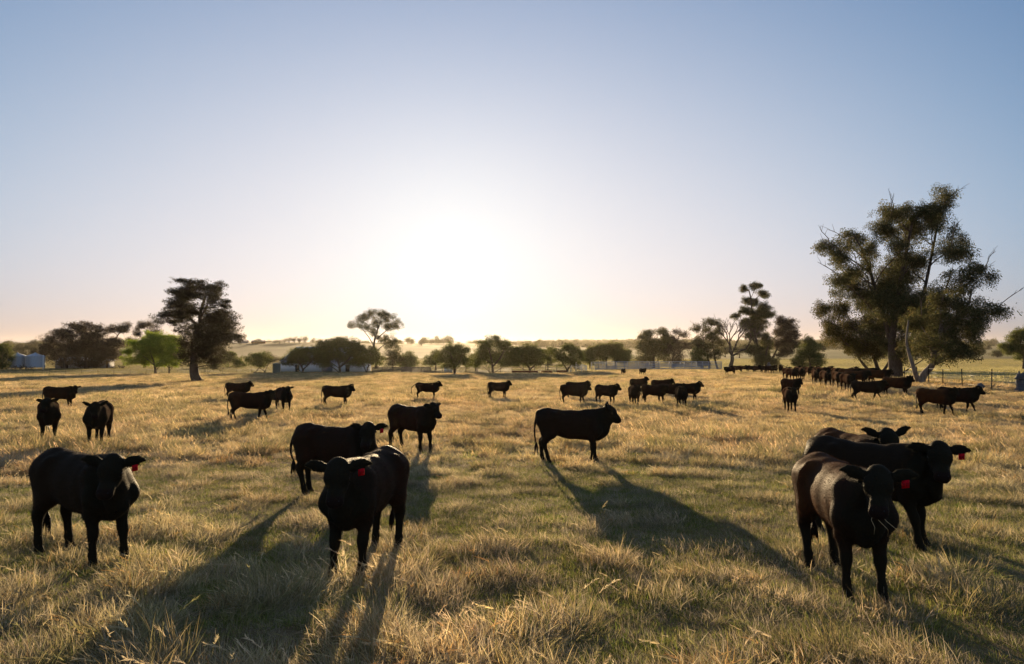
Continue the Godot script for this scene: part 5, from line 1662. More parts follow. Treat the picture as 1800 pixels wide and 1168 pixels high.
	tree("far_tree", "small far tree over the right end of the barn", "trees on the far hill", -192.07, -860, "grey", [[[Vector3(0, 0, -0), Vector3(0, 2.87, 0.13)], 0.5, 0.2]], [[Vector3(-0.86, 2.44, 0.03), Vector3(1.33, 1.53, 1.4)],
		[Vector3(0.86, 3.08, 0.28), Vector3(1.33, 1.63, 1.43)]], 1.8, 1.3, 0, "bark")
	tree("far_tree", "faint hazy tree at the left of the far sunlit ridge", "trees on the far hill", -207, -1350, "grey", [[[Vector3(0, 0, 0), Vector3(0, 7.34, 0.14)], 0.5, 0.2]], [[Vector3(-1.35, 6.44, -0.47), Vector3(2.08, 3.21, 2.48)],
		[Vector3(1.35, 7.79, -1.35), Vector3(2.08, 3.42, 2.55)]], 1.8, 1.3, 0, "bark")
	tree("far_tree", "faint low hazy tree on the far sunlit ridge", "trees on the far hill", -198, -1350, "grey", [[[Vector3(0, 0, 0), Vector3(0, 5.62, 0.14)], 0.5, 0.2]], [[Vector3(-1.35, 4.73, -1.08), Vector3(2.08, 3.21, 2.48)],
		[Vector3(1.35, 6.07, -0.68), Vector3(2.08, 3.42, 2.55)]], 1.8, 1.3, 0, "bark")
	tree("far_tree", "hazy round tree on the sunlit ridge slope", "trees on the far hill", -165.62, -1250, "grey", [[[Vector3(0, 0, -0), Vector3(0, 6.25, 0.08)], 0.5, 0.2]], [[Vector3(-2.08, 5.21, 1.92), Vector3(3.22, 3.71, 3.39)],
		[Vector3(2.08, 6.77, -1.28), Vector3(3.22, 3.96, 3.48)]], 1.8, 1.3, 0, "bark")
	tree("far_tree", "hazy tall tree near the top of the sunlit ridge", "trees on the far hill", -159.75, -1350, "grey", [[[Vector3(0, 0, -0), Vector3(0, 6.75, 0.12)], 0.5, 0.2]], [[Vector3(-1.8, 5.62, -0.16), Vector3(2.78, 4.01, 3.21)],
		[Vector3(1.8, 7.31, -1.08), Vector3(2.78, 4.27, 3.3)]], 1.8, 1.3, 0, "bark")
	tree("far_tree", "hazy wide tree crowning the sunlit ridge", "trees on the far hill", -146.25, -1350, "grey", [[[Vector3(0, 0, -0), Vector3(0, 5.62, -0.17)], 0.5, 0.2]], [[Vector3(-2.7, 4.73, 1.61), Vector3(4.17, 3.21, 3.83)],
		[Vector3(2.7, 6.07, -0.72), Vector3(4.17, 3.42, 3.91)]], 1.8, 1.3, 0, "bark")
	tree("far_tree", "hazy domed tree crowning the sunlit ridge right of centre", "trees on the far hill", -140, -1400, "grey", [[[Vector3(0, 0, -0), Vector3(0, 7, 0.08)], 0.5, 0.2]], [[Vector3(-2.8, 5.83, -0.25), Vector3(4.32, 4.16, 4.26)],
		[Vector3(2.8, 7.58, 2.8), Vector3(4.32, 4.43, 4.36)]], 1.8, 1.3, 0, "bark")
	tree("far_tree", "hazy last tree at the right end of the sunlit ridge", "trees on the far hill", -126, -1400, "grey", [[[Vector3(0, 0, -0), Vector3(0, 7, 0)], 0.5, 0.2]], [[Vector3(-2.8, 5.83, 2.47), Vector3(4.32, 4.16, 4.26)],
		[Vector3(2.8, 7.58, 1.31), Vector3(4.32, 4.43, 4.36)]], 1.8, 1.3, 0, "bark")
	tree("far_tree", "faded bush halfway down the sunlit ridge", "trees on the far hill", -132.5, -1000, "grey", [[[Vector3(0, 0, 0), Vector3(0, 5, 0.05)], 0.5, 0.2]], [[Vector3(-2, 4.17, -1.01), Vector3(3.09, 2.97, 3.05)],
		[Vector3(2, 5.42, -0.48), Vector3(3.09, 3.17, 3.12)]], 1.8, 1.3, 0, "bark")
	tree("far_tree", "dark far bush on the plain under the dead limb", "trees on the far plain", 375.67, -560, "gum", [[[Vector3(0, 0, -0), Vector3(0, 5.57, -0.15)], 0.5, 0.2]], [[Vector3(-1.63, 5.1, 1.12), Vector3(1.86, 1.42, 1.71)],
		[Vector3(1.31, 6.04, 0.36), Vector3(1.86, 1.51, 1.74)],
		[Vector3(0, 4.08, 0.53), Vector3(2.79, 1.42, 2.31)]], 1.5, 1.4, 0, "bark")
	tree("far_tree", "tallest dark far tree on the plain right of the gum clump", "trees on the far plain", 438.4, -640, "gum", [[[Vector3(0, 0, 0), Vector3(0, 8.32, -0.14)], 0.5, 0.2]], [[Vector3(-2.13, 7.78, -0.69), Vector3(2.43, 3.24, 2.72)],
		[Vector3(1.71, 8.85, -0.37), Vector3(2.43, 3.45, 2.79)],
		[Vector3(0, 4.9, 1.79), Vector3(3.65, 3.24, 3.51)]], 1.5, 1.4, 0, "bark")
	tree("far_tree", "wide dark far bush on the right-hand plain", "trees on the far plain", 427, -600, "gum", [[[Vector3(0, 0, 0), Vector3(0, 4.86, 0.17)], 0.5, 0.2]], [[Vector3(-2.5, 4.36, 1.9), Vector3(2.85, 1.52, 2.38)],
		[Vector3(2, 5.36, -0.16), Vector3(2.85, 1.61, 2.42)],
		[Vector3(0, 3.26, -1.55), Vector3(4.27, 1.52, 3.31)]], 1.5, 1.4, 0, "bark")
	tree("far_tree", "dark far tree over the small cone-shaped tree's shoulder", "trees on the far plain", 279, -620, "gum", [[[Vector3(0, 0, 0), Vector3(0, 10.39, -0.15)], 0.5, 0.2]], [[Vector3(-3.1, 9.87, 1.52), Vector3(3.53, 1.96, 2.98)],
		[Vector3(2.48, 10.9, -1.64), Vector3(3.53, 2.09, 3.03)],
		[Vector3(0, 8.32, 0.81), Vector3(5.3, 1.96, 4.13)]], 1.5, 1.4, 0, "bark")
	tree("far_tree", "grey far tree seen through the bare dead tree", "trees on the far plain", 186.67, -560, "gum", [[[Vector3(0, 0, 0), Vector3(0, 8.31, 0.11)], 0.5, 0.2]], [[Vector3(-3.27, 7.84, -1.9), Vector3(3.72, 2.13, 3.17)],
		[Vector3(2.61, 8.78, 0.93), Vector3(3.72, 2.26, 3.21)],
		[Vector3(0, 6.07, 2), Vector3(5.59, 2.13, 4.38)]], 1.5, 1.4, 0, "bark")
	tree("far_tree", "grey far tree left of the bare dead tree's fork", "trees on the far plain", 187.5, -600, "gum", [[[Vector3(0, 0, 0), Vector3(0, 7.27, -0.03)], 0.5, 0.2]], [[Vector3(-2.5, 6.77, 2.04), Vector3(2.85, 1.9, 2.52)],
		[Vector3(2, 7.77, 1.12), Vector3(2.85, 2.02, 2.56)],
		[Vector3(0, 5.27, 0.69), Vector3(4.27, 1.9, 3.44)]], 1.5, 1.4, 0, "bark")
	bare_tree("bare dead tree with wide forked branches left of the tiered gum", 55.18, -172, 14.5, 0.55)
	far_woodland("hazy far belt of trees along the foot of the horizon", "distant_woodland", [[-500, -60, 1500, 2300, 60, 9], [40, 1100, 1300, 2600, 330, 9], [500, 1700, 2200, 3400, 260, 12], [150, 900, 2800, 4200, 200, 12], [-150, 200, 2300, 3300, 70, 9], [-1500, -650, 1200, 2600, 160, 10]], "gum", 0.62)


# ---------------------------------------------------------------- sheds, tanks, fences
func wire_fence(called: String, label: String, line: Array, gap: float, tall: float, wires: int, thick := 0.05, wire_r := 0.006) -> void:
	var o := thing(called, Vector3.ZERO)
	tag(o, label, "fence")
	var post_mesh := begin()
	tube(post_mesh, [Vector3(0, -0.3, 0), Vector3(0, tall, 0)], [thick * 0.5, thick * 0.45], 6)
	var pm := done(post_mesh, true)
	var tops := []
	for i in line.size() - 1:
		var a: Vector2 = line[i]
		var b: Vector2 = line[i + 1]
		var n := maxi(1, int(round(a.distance_to(b) / gap)))
		for k in n + (1 if i == line.size() - 2 else 0):
			var q := a.lerp(b, float(k) / n)
			var j := rng.randf_range(-0.12, 0.12)
			var p := on_ground(q.x + j, q.y + j)
			var m := part("post", pm, M.post, o, p)
			m.rotation = Vector3(rng.randf_range(-0.05, 0.05), 0, rng.randf_range(-0.06, 0.06))
			m.scale.y = rng.randf_range(0.9, 1.12)
			tops.append(p)
	for w in wires:
		var st := begin()
		var h := tall * (0.22 + 0.72 * w / maxf(1.0, wires - 1))
		for i in tops.size() - 1:
			tube(st, [tops[i] + Vector3(0, h, 0), (tops[i] + tops[i + 1]) * 0.5 + Vector3(0, h - 0.02, 0), tops[i + 1] + Vector3(0, h, 0)], [wire_r, wire_r, wire_r], 4)
		part("wire", done(st, true), M.wire, o)


func rail_fence(called: String, label: String, line: Array, gap: float, tall: float, rails: int, thick: Vector2, mat: String, solid := 0.0) -> void:
	var o := thing(called, Vector3.ZERO)
	tag(o, label, "fence")
	var st := begin()
	box(st, Vector3(0, tall * 0.5 - 0.15, 0), Vector3(thick.y * 1.5, tall + 0.3, thick.y * 1.5))
	var pm := done(st)
	for i in line.size() - 1:
		var a: Vector2 = line[i]
		var b: Vector2 = line[i + 1]
		var n := maxi(1, int(round(a.distance_to(b) / gap)))
		for k in n + (1 if i == line.size() - 2 else 0):
			var q := a.lerp(b, float(k) / n)
			var p := on_ground(q.x, q.y)
			var m := part("post", pm, M[mat], o, p)
			m.rotation.z = rng.randf_range(-0.02, 0.02)
			if k == n:
				continue
			var q2 := a.lerp(b, float(k + 1) / n)
			var p2 := on_ground(q2.x, q2.y)
			for r in rails:
				if rng.randf() < 0.04:
					continue
				var h := tall * (0.18 + 0.78 * r / maxf(1.0, rails - 1))
				var s2 := begin()
				var mid := (p + p2) * 0.5 + Vector3(0, h + rng.randf_range(-0.02, 0.02), thick.y)
				var dirn := (p2 - p)
				var bs := Basis.looking_at(dirn.normalized(), Vector3.UP)
				var tk := thick.x * (1.0 + solid * rng.randf_range(0.2, 1.0))
				box(s2, Vector3.ZERO, Vector3(thick.y * 0.5, tk, dirn.length() - 0.02))
				var rm := part("rail", done(s2), M[mat], o)
				rm.transform = Transform3D(bs * Basis(Vector3.RIGHT, rng.randf_range(-0.008, 0.008)), mid)


func grain_bin(label: String, x: float, z: float, r: float, tall: float) -> void:
	var o := thing("grain_bin", on_ground(x, z))
	tag(o, label, "grain bin", "steel grain bins")
	# corrugated drum: rings of alternating radius
	var st := begin()
	var pts := []
	var rad := []
	for k in 33:
		pts.append(Vector3(0, 0.6 + tall * k / 32.0, 0))
		rad.append(r * (1.0 if k % 2 == 0 else 0.988))
	tube(st, pts, rad, 28)
	part("drum", done(st), M.zinc, o)
	st = begin()
	tube(st, [Vector3(0, 0.6 + tall, 0), Vector3(0, 0.62 + tall + r * 0.36, 0), Vector3(0, 0.7 + tall + r * 0.40, 0)], [r * 1.04, 0.3, 0.28], 28)
	part("roof", done(st), M.zinc, o)
	for k in 8:
		var a := TAU * k / 8
		st = begin()
		tube(st, [Vector3(cos(a) * r * 0.92, -0.2, sin(a) * r * 0.92), Vector3(cos(a) * r * 0.92, 0.6, sin(a) * r * 0.92)], [0.09, 0.09], 6)
		part("leg", done(st, true), M.yard_steel, o)
	st = begin()
	for sd in [-0.22, 0.22]:
		tube(st, [Vector3(sd, 0.3, r * 1.03), Vector3(sd, 0.6 + tall, r * 1.03)], [0.03, 0.03], 5)
	for k in 9:
		tube(st, [Vector3(-0.22, 0.6 + tall * k / 9.0, r * 1.03), Vector3(0.22, 0.6 + tall * k / 9.0, r * 1.03)], [0.02, 0.02], 4)
	part("ladder", done(st, true), M.yard_steel, o)


# a long shed with a hipped iron roof; length along x, depth along z
func iron_shed(called: String, label: String, x: float, z: float, size: Vector3, rise: float, hip: float, wall: String, roof: String, doors: Array, sheet := 1.6) -> void:
	var o := thing(called, on_ground(x, z) + Vector3(0, -0.1, 0))
	tag(o, label, "shed")
	var h := size.y
	var n := int(round(size.x / sheet))
	for k in n:
		# wall sheets, each a ribbed panel lapped over the next
		var st := begin()
		var w := size.x / n
		for j in 8:
			box(st, Vector3(-size.x / 2 + w * (k + (j + 0.5) / 8.0), h / 2, size.z / 2 + (0.02 if j % 2 == 0 else 0.0)), Vector3(w / 8.0 - 0.002, h, 0.06))
		part("wall_sheet", done(st), M[wall], o)
	var st2 := begin()
	box(st2, Vector3(-size.x / 2 + 0.04, h / 2, -0.05), Vector3(0.08, h, size.z - 0.1))
	box(st2, Vector3(size.x / 2 - 0.04, h / 2, -0.05), Vector3(0.08, h, size.z - 0.1))
	box(st2, Vector3(0, h / 2, -size.z / 2), Vector3(size.x - 0.2, h, 0.08))
	part("wall", done(st2), M[wall], o)
	for d in doors:
		st2 = begin()
		box(st2, Vector3(d[0], float(d[2]) / 2, size.z / 2 + 0.06), Vector3(d[1], d[2], 0.05))
		part("door", done(st2), M[str(d[3])], o)
	var e := 0.5
	var x0 := -size.x / 2 - e
	var x1 := size.x / 2 + e
	var z0 := -size.z / 2 - e
	var z1 := size.z / 2 + e
	var rl := Vector3(x0 + hip, h + rise, 0)
	var rr := Vector3(x1 - hip, h + rise, 0)
	for slope in [[Vector3(x0, h, z1), Vector3(x1, h, z1), rr, rl], [Vector3(x1, h, z0), Vector3(x0, h, z0), rl, rr], [Vector3(x0, h, z0), Vector3(x0, h, z1), rl, rl], [Vector3(x1, h, z1), Vector3(x1, h, z0), rr, rr]]:
		var st3 := begin()
		var a: Vector3 = slope[0]
		var b: Vector3 = slope[1]
		var c: Vector3 = slope[2]
		var d: Vector3 = slope[3]
		var nn := (b - a).cross(d - a).normalized() * 0.06
		if nn.y < 0.0:
			nn = -nn
		var ribs := int(maxf(4.0, a.distance_to(b) / 0.55))
		for k in ribs:
			var t0 := float(k) / ribs
			var t1 := (k + 1.0) / ribs
			var tm := (t0 + t1) * 0.5
			var p := [a.lerp(b, t0), a.lerp(b, tm) + nn, a.lerp(b, t1)]
			var q := [d.lerp(c, t0), d.lerp(c, tm) + nn, d.lerp(c, t1)]
			for j in 2:
				for v in [p[j], q[j], q[j + 1], p[j], q[j + 1], p[j + 1]]:
					st3.add_vertex(v)
		part("roof_slope", done(st3), M[roof], o)
	var st4 := begin()
	tube(st4, [rl + Vector3(0, 0.06, 0), rr + Vector3(0, 0.06, 0)], [0.13, 0.13], 6)
	part("ridge_cap", done(st4, true), M[roof], o)


func make_farm() -> void:
	wire_fence("wire_fence", "low wire fence with dark steel posts along the left end of the paddock", [Vector2(-112.8, -141), Vector2(-85.17, -146), Vector2(-53.72, -158)], 3.2, 1.15, 4, 0.07, 0.012)
	wire_fence("wire_fence", "wire fence of dark steel pickets running right from the big gum clump", [Vector2(35.63, -61.96), Vector2(33.48, -53.21), Vector2(33.39, -47.7), Vector2(34.61, -43.71)], 3.0, 1.35, 4, 0.085, 0.010)
	rail_fence("timber_fence", "weathered grey timber rail fence between the barn and the sunlit trees", [Vector2(-35.12, -172), Vector2(-20.5, -172)], 2.6, 1.35, 4, Vector2(0.16, 0.14), "timber", 1.2)
	rail_fence("timber_fence", "pale thin-railed fence crossing below the sun's glow", [Vector2(-20.5, -172), Vector2(0, -174)], 2.8, 1.4, 4, Vector2(0.09, 0.11), "timber", 0.3)
	rail_fence("timber_fence", "brown high-railed cattle yard fence behind the rusty troughs", [Vector2(0, -178), Vector2(17.5, -178)], 2.8, 2.1, 5, Vector2(0.12, 0.12), "timber", 0.4)
	rail_fence("steel_yard", "blue-grey steel cattle yard panels right of the loading ramp", [Vector2(20.93, -172), Vector2(37.7, -174), Vector2(52.75, -172)], 2.9, 2.2, 6, Vector2(0.12, 0.10), "yard_steel", 0.9)
	rail_fence("steel_yard", "second row of steel yard panels standing behind the first", [Vector2(21.7, -186), Vector2(51.93, -186)], 2.9, 2.3, 5, Vector2(0.10, 0.10), "yard_steel", 0.5)
	grain_bin("round steel grain bin with a cone roof at the left edge, left of the pair", -160.86, -222, 2.75, 3.6)
	grain_bin("round steel grain bin with a cone roof, right of the pair beside a pale pole", -155.12, -222, 2.75, 3.6)
	iron_shed("shed", "long grey corrugated shed half hidden behind the dome-topped gums", -150.73, -241, Vector3(16.5, 2.7, 7), 1.2, 0.0, "grey_wall", "zinc", [[-5.0, 2.4, 2.3, "dark"], [3.0, 1.0, 2.0, "dark"]])
	iron_shed("barn", "long white-walled barn with a hipped blue-grey iron roof behind the round trees", -51.21, -189, Vector3(22.0, 2.7, 11), 4.0, 2.9, "white_steel", "zinc", [[-6.5, 1.1, 2.1, "dark"], [1.5, 3.0, 2.4, "grey_wall"], [7.0, 1.1, 2.1, "dark"]])
	iron_shed("far_shed", "long low dark shed on the hill, left of the lone hilltop tree", -299.33, -806, Vector3(15, 2.6, 6), 1.0, 0.0, "rust", "grey_wall", [])
	iron_shed("far_shed", "grey low shed on the hill beside the tall cypress", -329.23, -836, Vector3(12, 2.4, 6), 1.0, 0.0, "grey_wall", "grey_wall", [])
	var o := thing("water_tank", on_ground(-57.27, -166))
	tag(o, "dark green round water tank at the left end of the white barn", "water tank")
	var st := begin()
	var ps := []
	var rs := []
	for k in 17:
		ps.append(Vector3(0, 2.3 * k / 16.0, 0))
		rs.append(0.93 if k % 2 == 0 else 0.90)
	tube(st, ps, rs, 20)
	part("drum", done(st), M.green_tank, o)
	st = begin()
	tube(st, [Vector3(0, 2.3, 0), Vector3(0, 2.55, 0)], [0.98, 0.15], 20)
	part("lid", done(st), M.green_tank, o)
	st = begin()
	tube(st, [Vector3(0, -0.2, 0), Vector3(0, 4.6, 0)], [0.13, 0.11], 8)
	tag(top("pole", done(st, true), M.white_steel, on_ground(-148.41, -216)), "pale upright pole against the right side of the grain bins", "pole")
	o = thing("loading_ramp", on_ground(16.57, -170))
	tag(o, "white steel cattle loading ramp sloping up left of the yard panels", "loading ramp")
	st = begin()
	box(st, Vector3(0, 0.75, 0), Vector3(4.2, 0.12, 1.2), Basis(Vector3.BACK, -0.32))
	part("ramp_floor", done(st), M.yard_steel, o)
	for sd in [-0.62, 0.62]:
		for r in 4:
			st = begin()
			box(st, Vector3(0, 1.05 + r * 0.36, sd), Vector3(4.2, 0.16, 0.06), Basis(Vector3.BACK, -0.32))
			part("side_rail", done(st), M.white_steel, o)
		for k in 4:
			st = begin()
			var px := -1.9 + k * 1.27
			tube(st, [Vector3(px, -0.1, sd * 1.08), Vector3(px, 1.95 - px * 0.33, sd * 1.08)], [0.06, 0.06], 6)
			part("post", done(st, true), M.white_steel, o)
	for tr in [[3.12, -163, 6.2, "long rusty feed trough under the wide green tree", "rust"], [8.29, -163, 2.6, "short brick-red feed trough right of the wide green tree", "rust"], [11.95, -163, 2.4, "short dark feed trough left of the reddish tree's trunk", "rust"]]:
		o = thing("feed_trough", on_ground(tr[0], tr[1]))
		tag(o, tr[3], "trough", "feed troughs along the yard")
		var hw: float = tr[2] / 2.0
		st = begin()
		box(st, Vector3(0, 0.28, 0), Vector3(hw * 2.0, 0.06, 0.7))
		part("base", done(st), M[tr[4]], o)
		for sd in [-0.38, 0.38]:
			st = begin()
			box(st, Vector3(0, 0.44, sd), Vector3(hw * 2.0, 0.42, 0.05), Basis(Vector3.RIGHT, sd * 0.5))
			part("side", done(st), M[tr[4]], o)
		for sd in [-1.0, 1.0]:
			st = begin()
			box(st, Vector3(sd * (hw - 0.15), 0.1, 0), Vector3(0.1, 0.32, 0.6))
			part("leg", done(st), M[tr[4]], o)
	o = thing("pump_box", on_ground(-16.43, -176))
	tag(o, "small white box-shaped pump cover at the foot of the sun-hazed round tree", "box")
	st = begin()
	box(st, Vector3(0, 0.75, 0), Vector3(2.0, 1.5, 1.4))
	part("case", done(st), M.white_steel, o)
	st = begin()
	box(st, Vector3(0, 1.55, 0), Vector3(2.2, 0.1, 1.6), Basis(Vector3.BACK, 0.1))
	part("lid", done(st), M.white_steel, o)
	for db in [[-148.32, -206, "heap of broken branches and logs in front of the grain bins", 46, 3.6, 1.7], [60.93, -152, "fallen forked branch lying behind the walking herd", 9, 1.5, 1.6], [-136.09, -236, "dark heap of old rubbish right of the grey shed", 26, 2.2, 1.3]]:
		o = thing("branch_heap", on_ground(db[0], db[1]))
		tag(o, db[2], "branch heap")
		for k in int(db[3]):
			st = begin()
			var a := Vector3(rng.randf_range(-1, 1) * float(db[4]), rng.randf_range(0.0, 0.5) * float(db[5]), rng.randf_range(-1, 1))
			var d := Vector3(rng.randf_range(-1, 1), rng.randf_range(0.0, 0.7), rng.randf_range(-0.6, 0.6)).normalized() * rng.randf_range(0.8, 2.0)
			limb(st, a, a + d, rng.randf_range(0.05, 0.14), 0.03, 0.1, 5)
			part("branch", done(st, true), M.bark, o)
	for sp in [[32.99, -48.28, 0.34, 0.42, "low grey boulder at the foot of the picket fence"], [34.23, -46.1, 0.36, 1.15, "tall broken grey tree stump by the fence at the right edge"], [61.26, -163, 0.7, 1.6, "pale grey stump among the resting cattle under the tiered gum"]]:
		st = begin()
		var tall: float = sp[3]
		var ps2 := []
		var rs2 := []
		for k in 7:
			var t := k / 6.0
			ps2.append(Vector3(0.12 * sin(t * 3.0) + 0.1 * t, -0.2 + (tall + 0.2) * t, 0.06 * cos(t * 4.0)))
			rs2.append(float(sp[2]) * (1.0 - 0.3 * t + 0.14 * sin(k * 2.1)) * (0.55 if k == 6 else 1.0))
		tube(st, ps2, rs2, 9 if tall > 1.0 else 5)
		if tall > 1.0:
			for k in 5:
				tube(st, [Vector3(0.2 - 0.1 * k, tall - 0.3, 0.1), Vector3(0.32 - 0.12 * k, tall + rng.randf_range(0.05, 0.5), 0.1)], [0.16, 0.03], 5)
		tag(top("boulder" if tall < 1.0 else "tree_stump", done(st), M.stone, on_ground(sp[0], sp[1])), sp[4], "boulder" if tall < 1.0 else "tree stump")


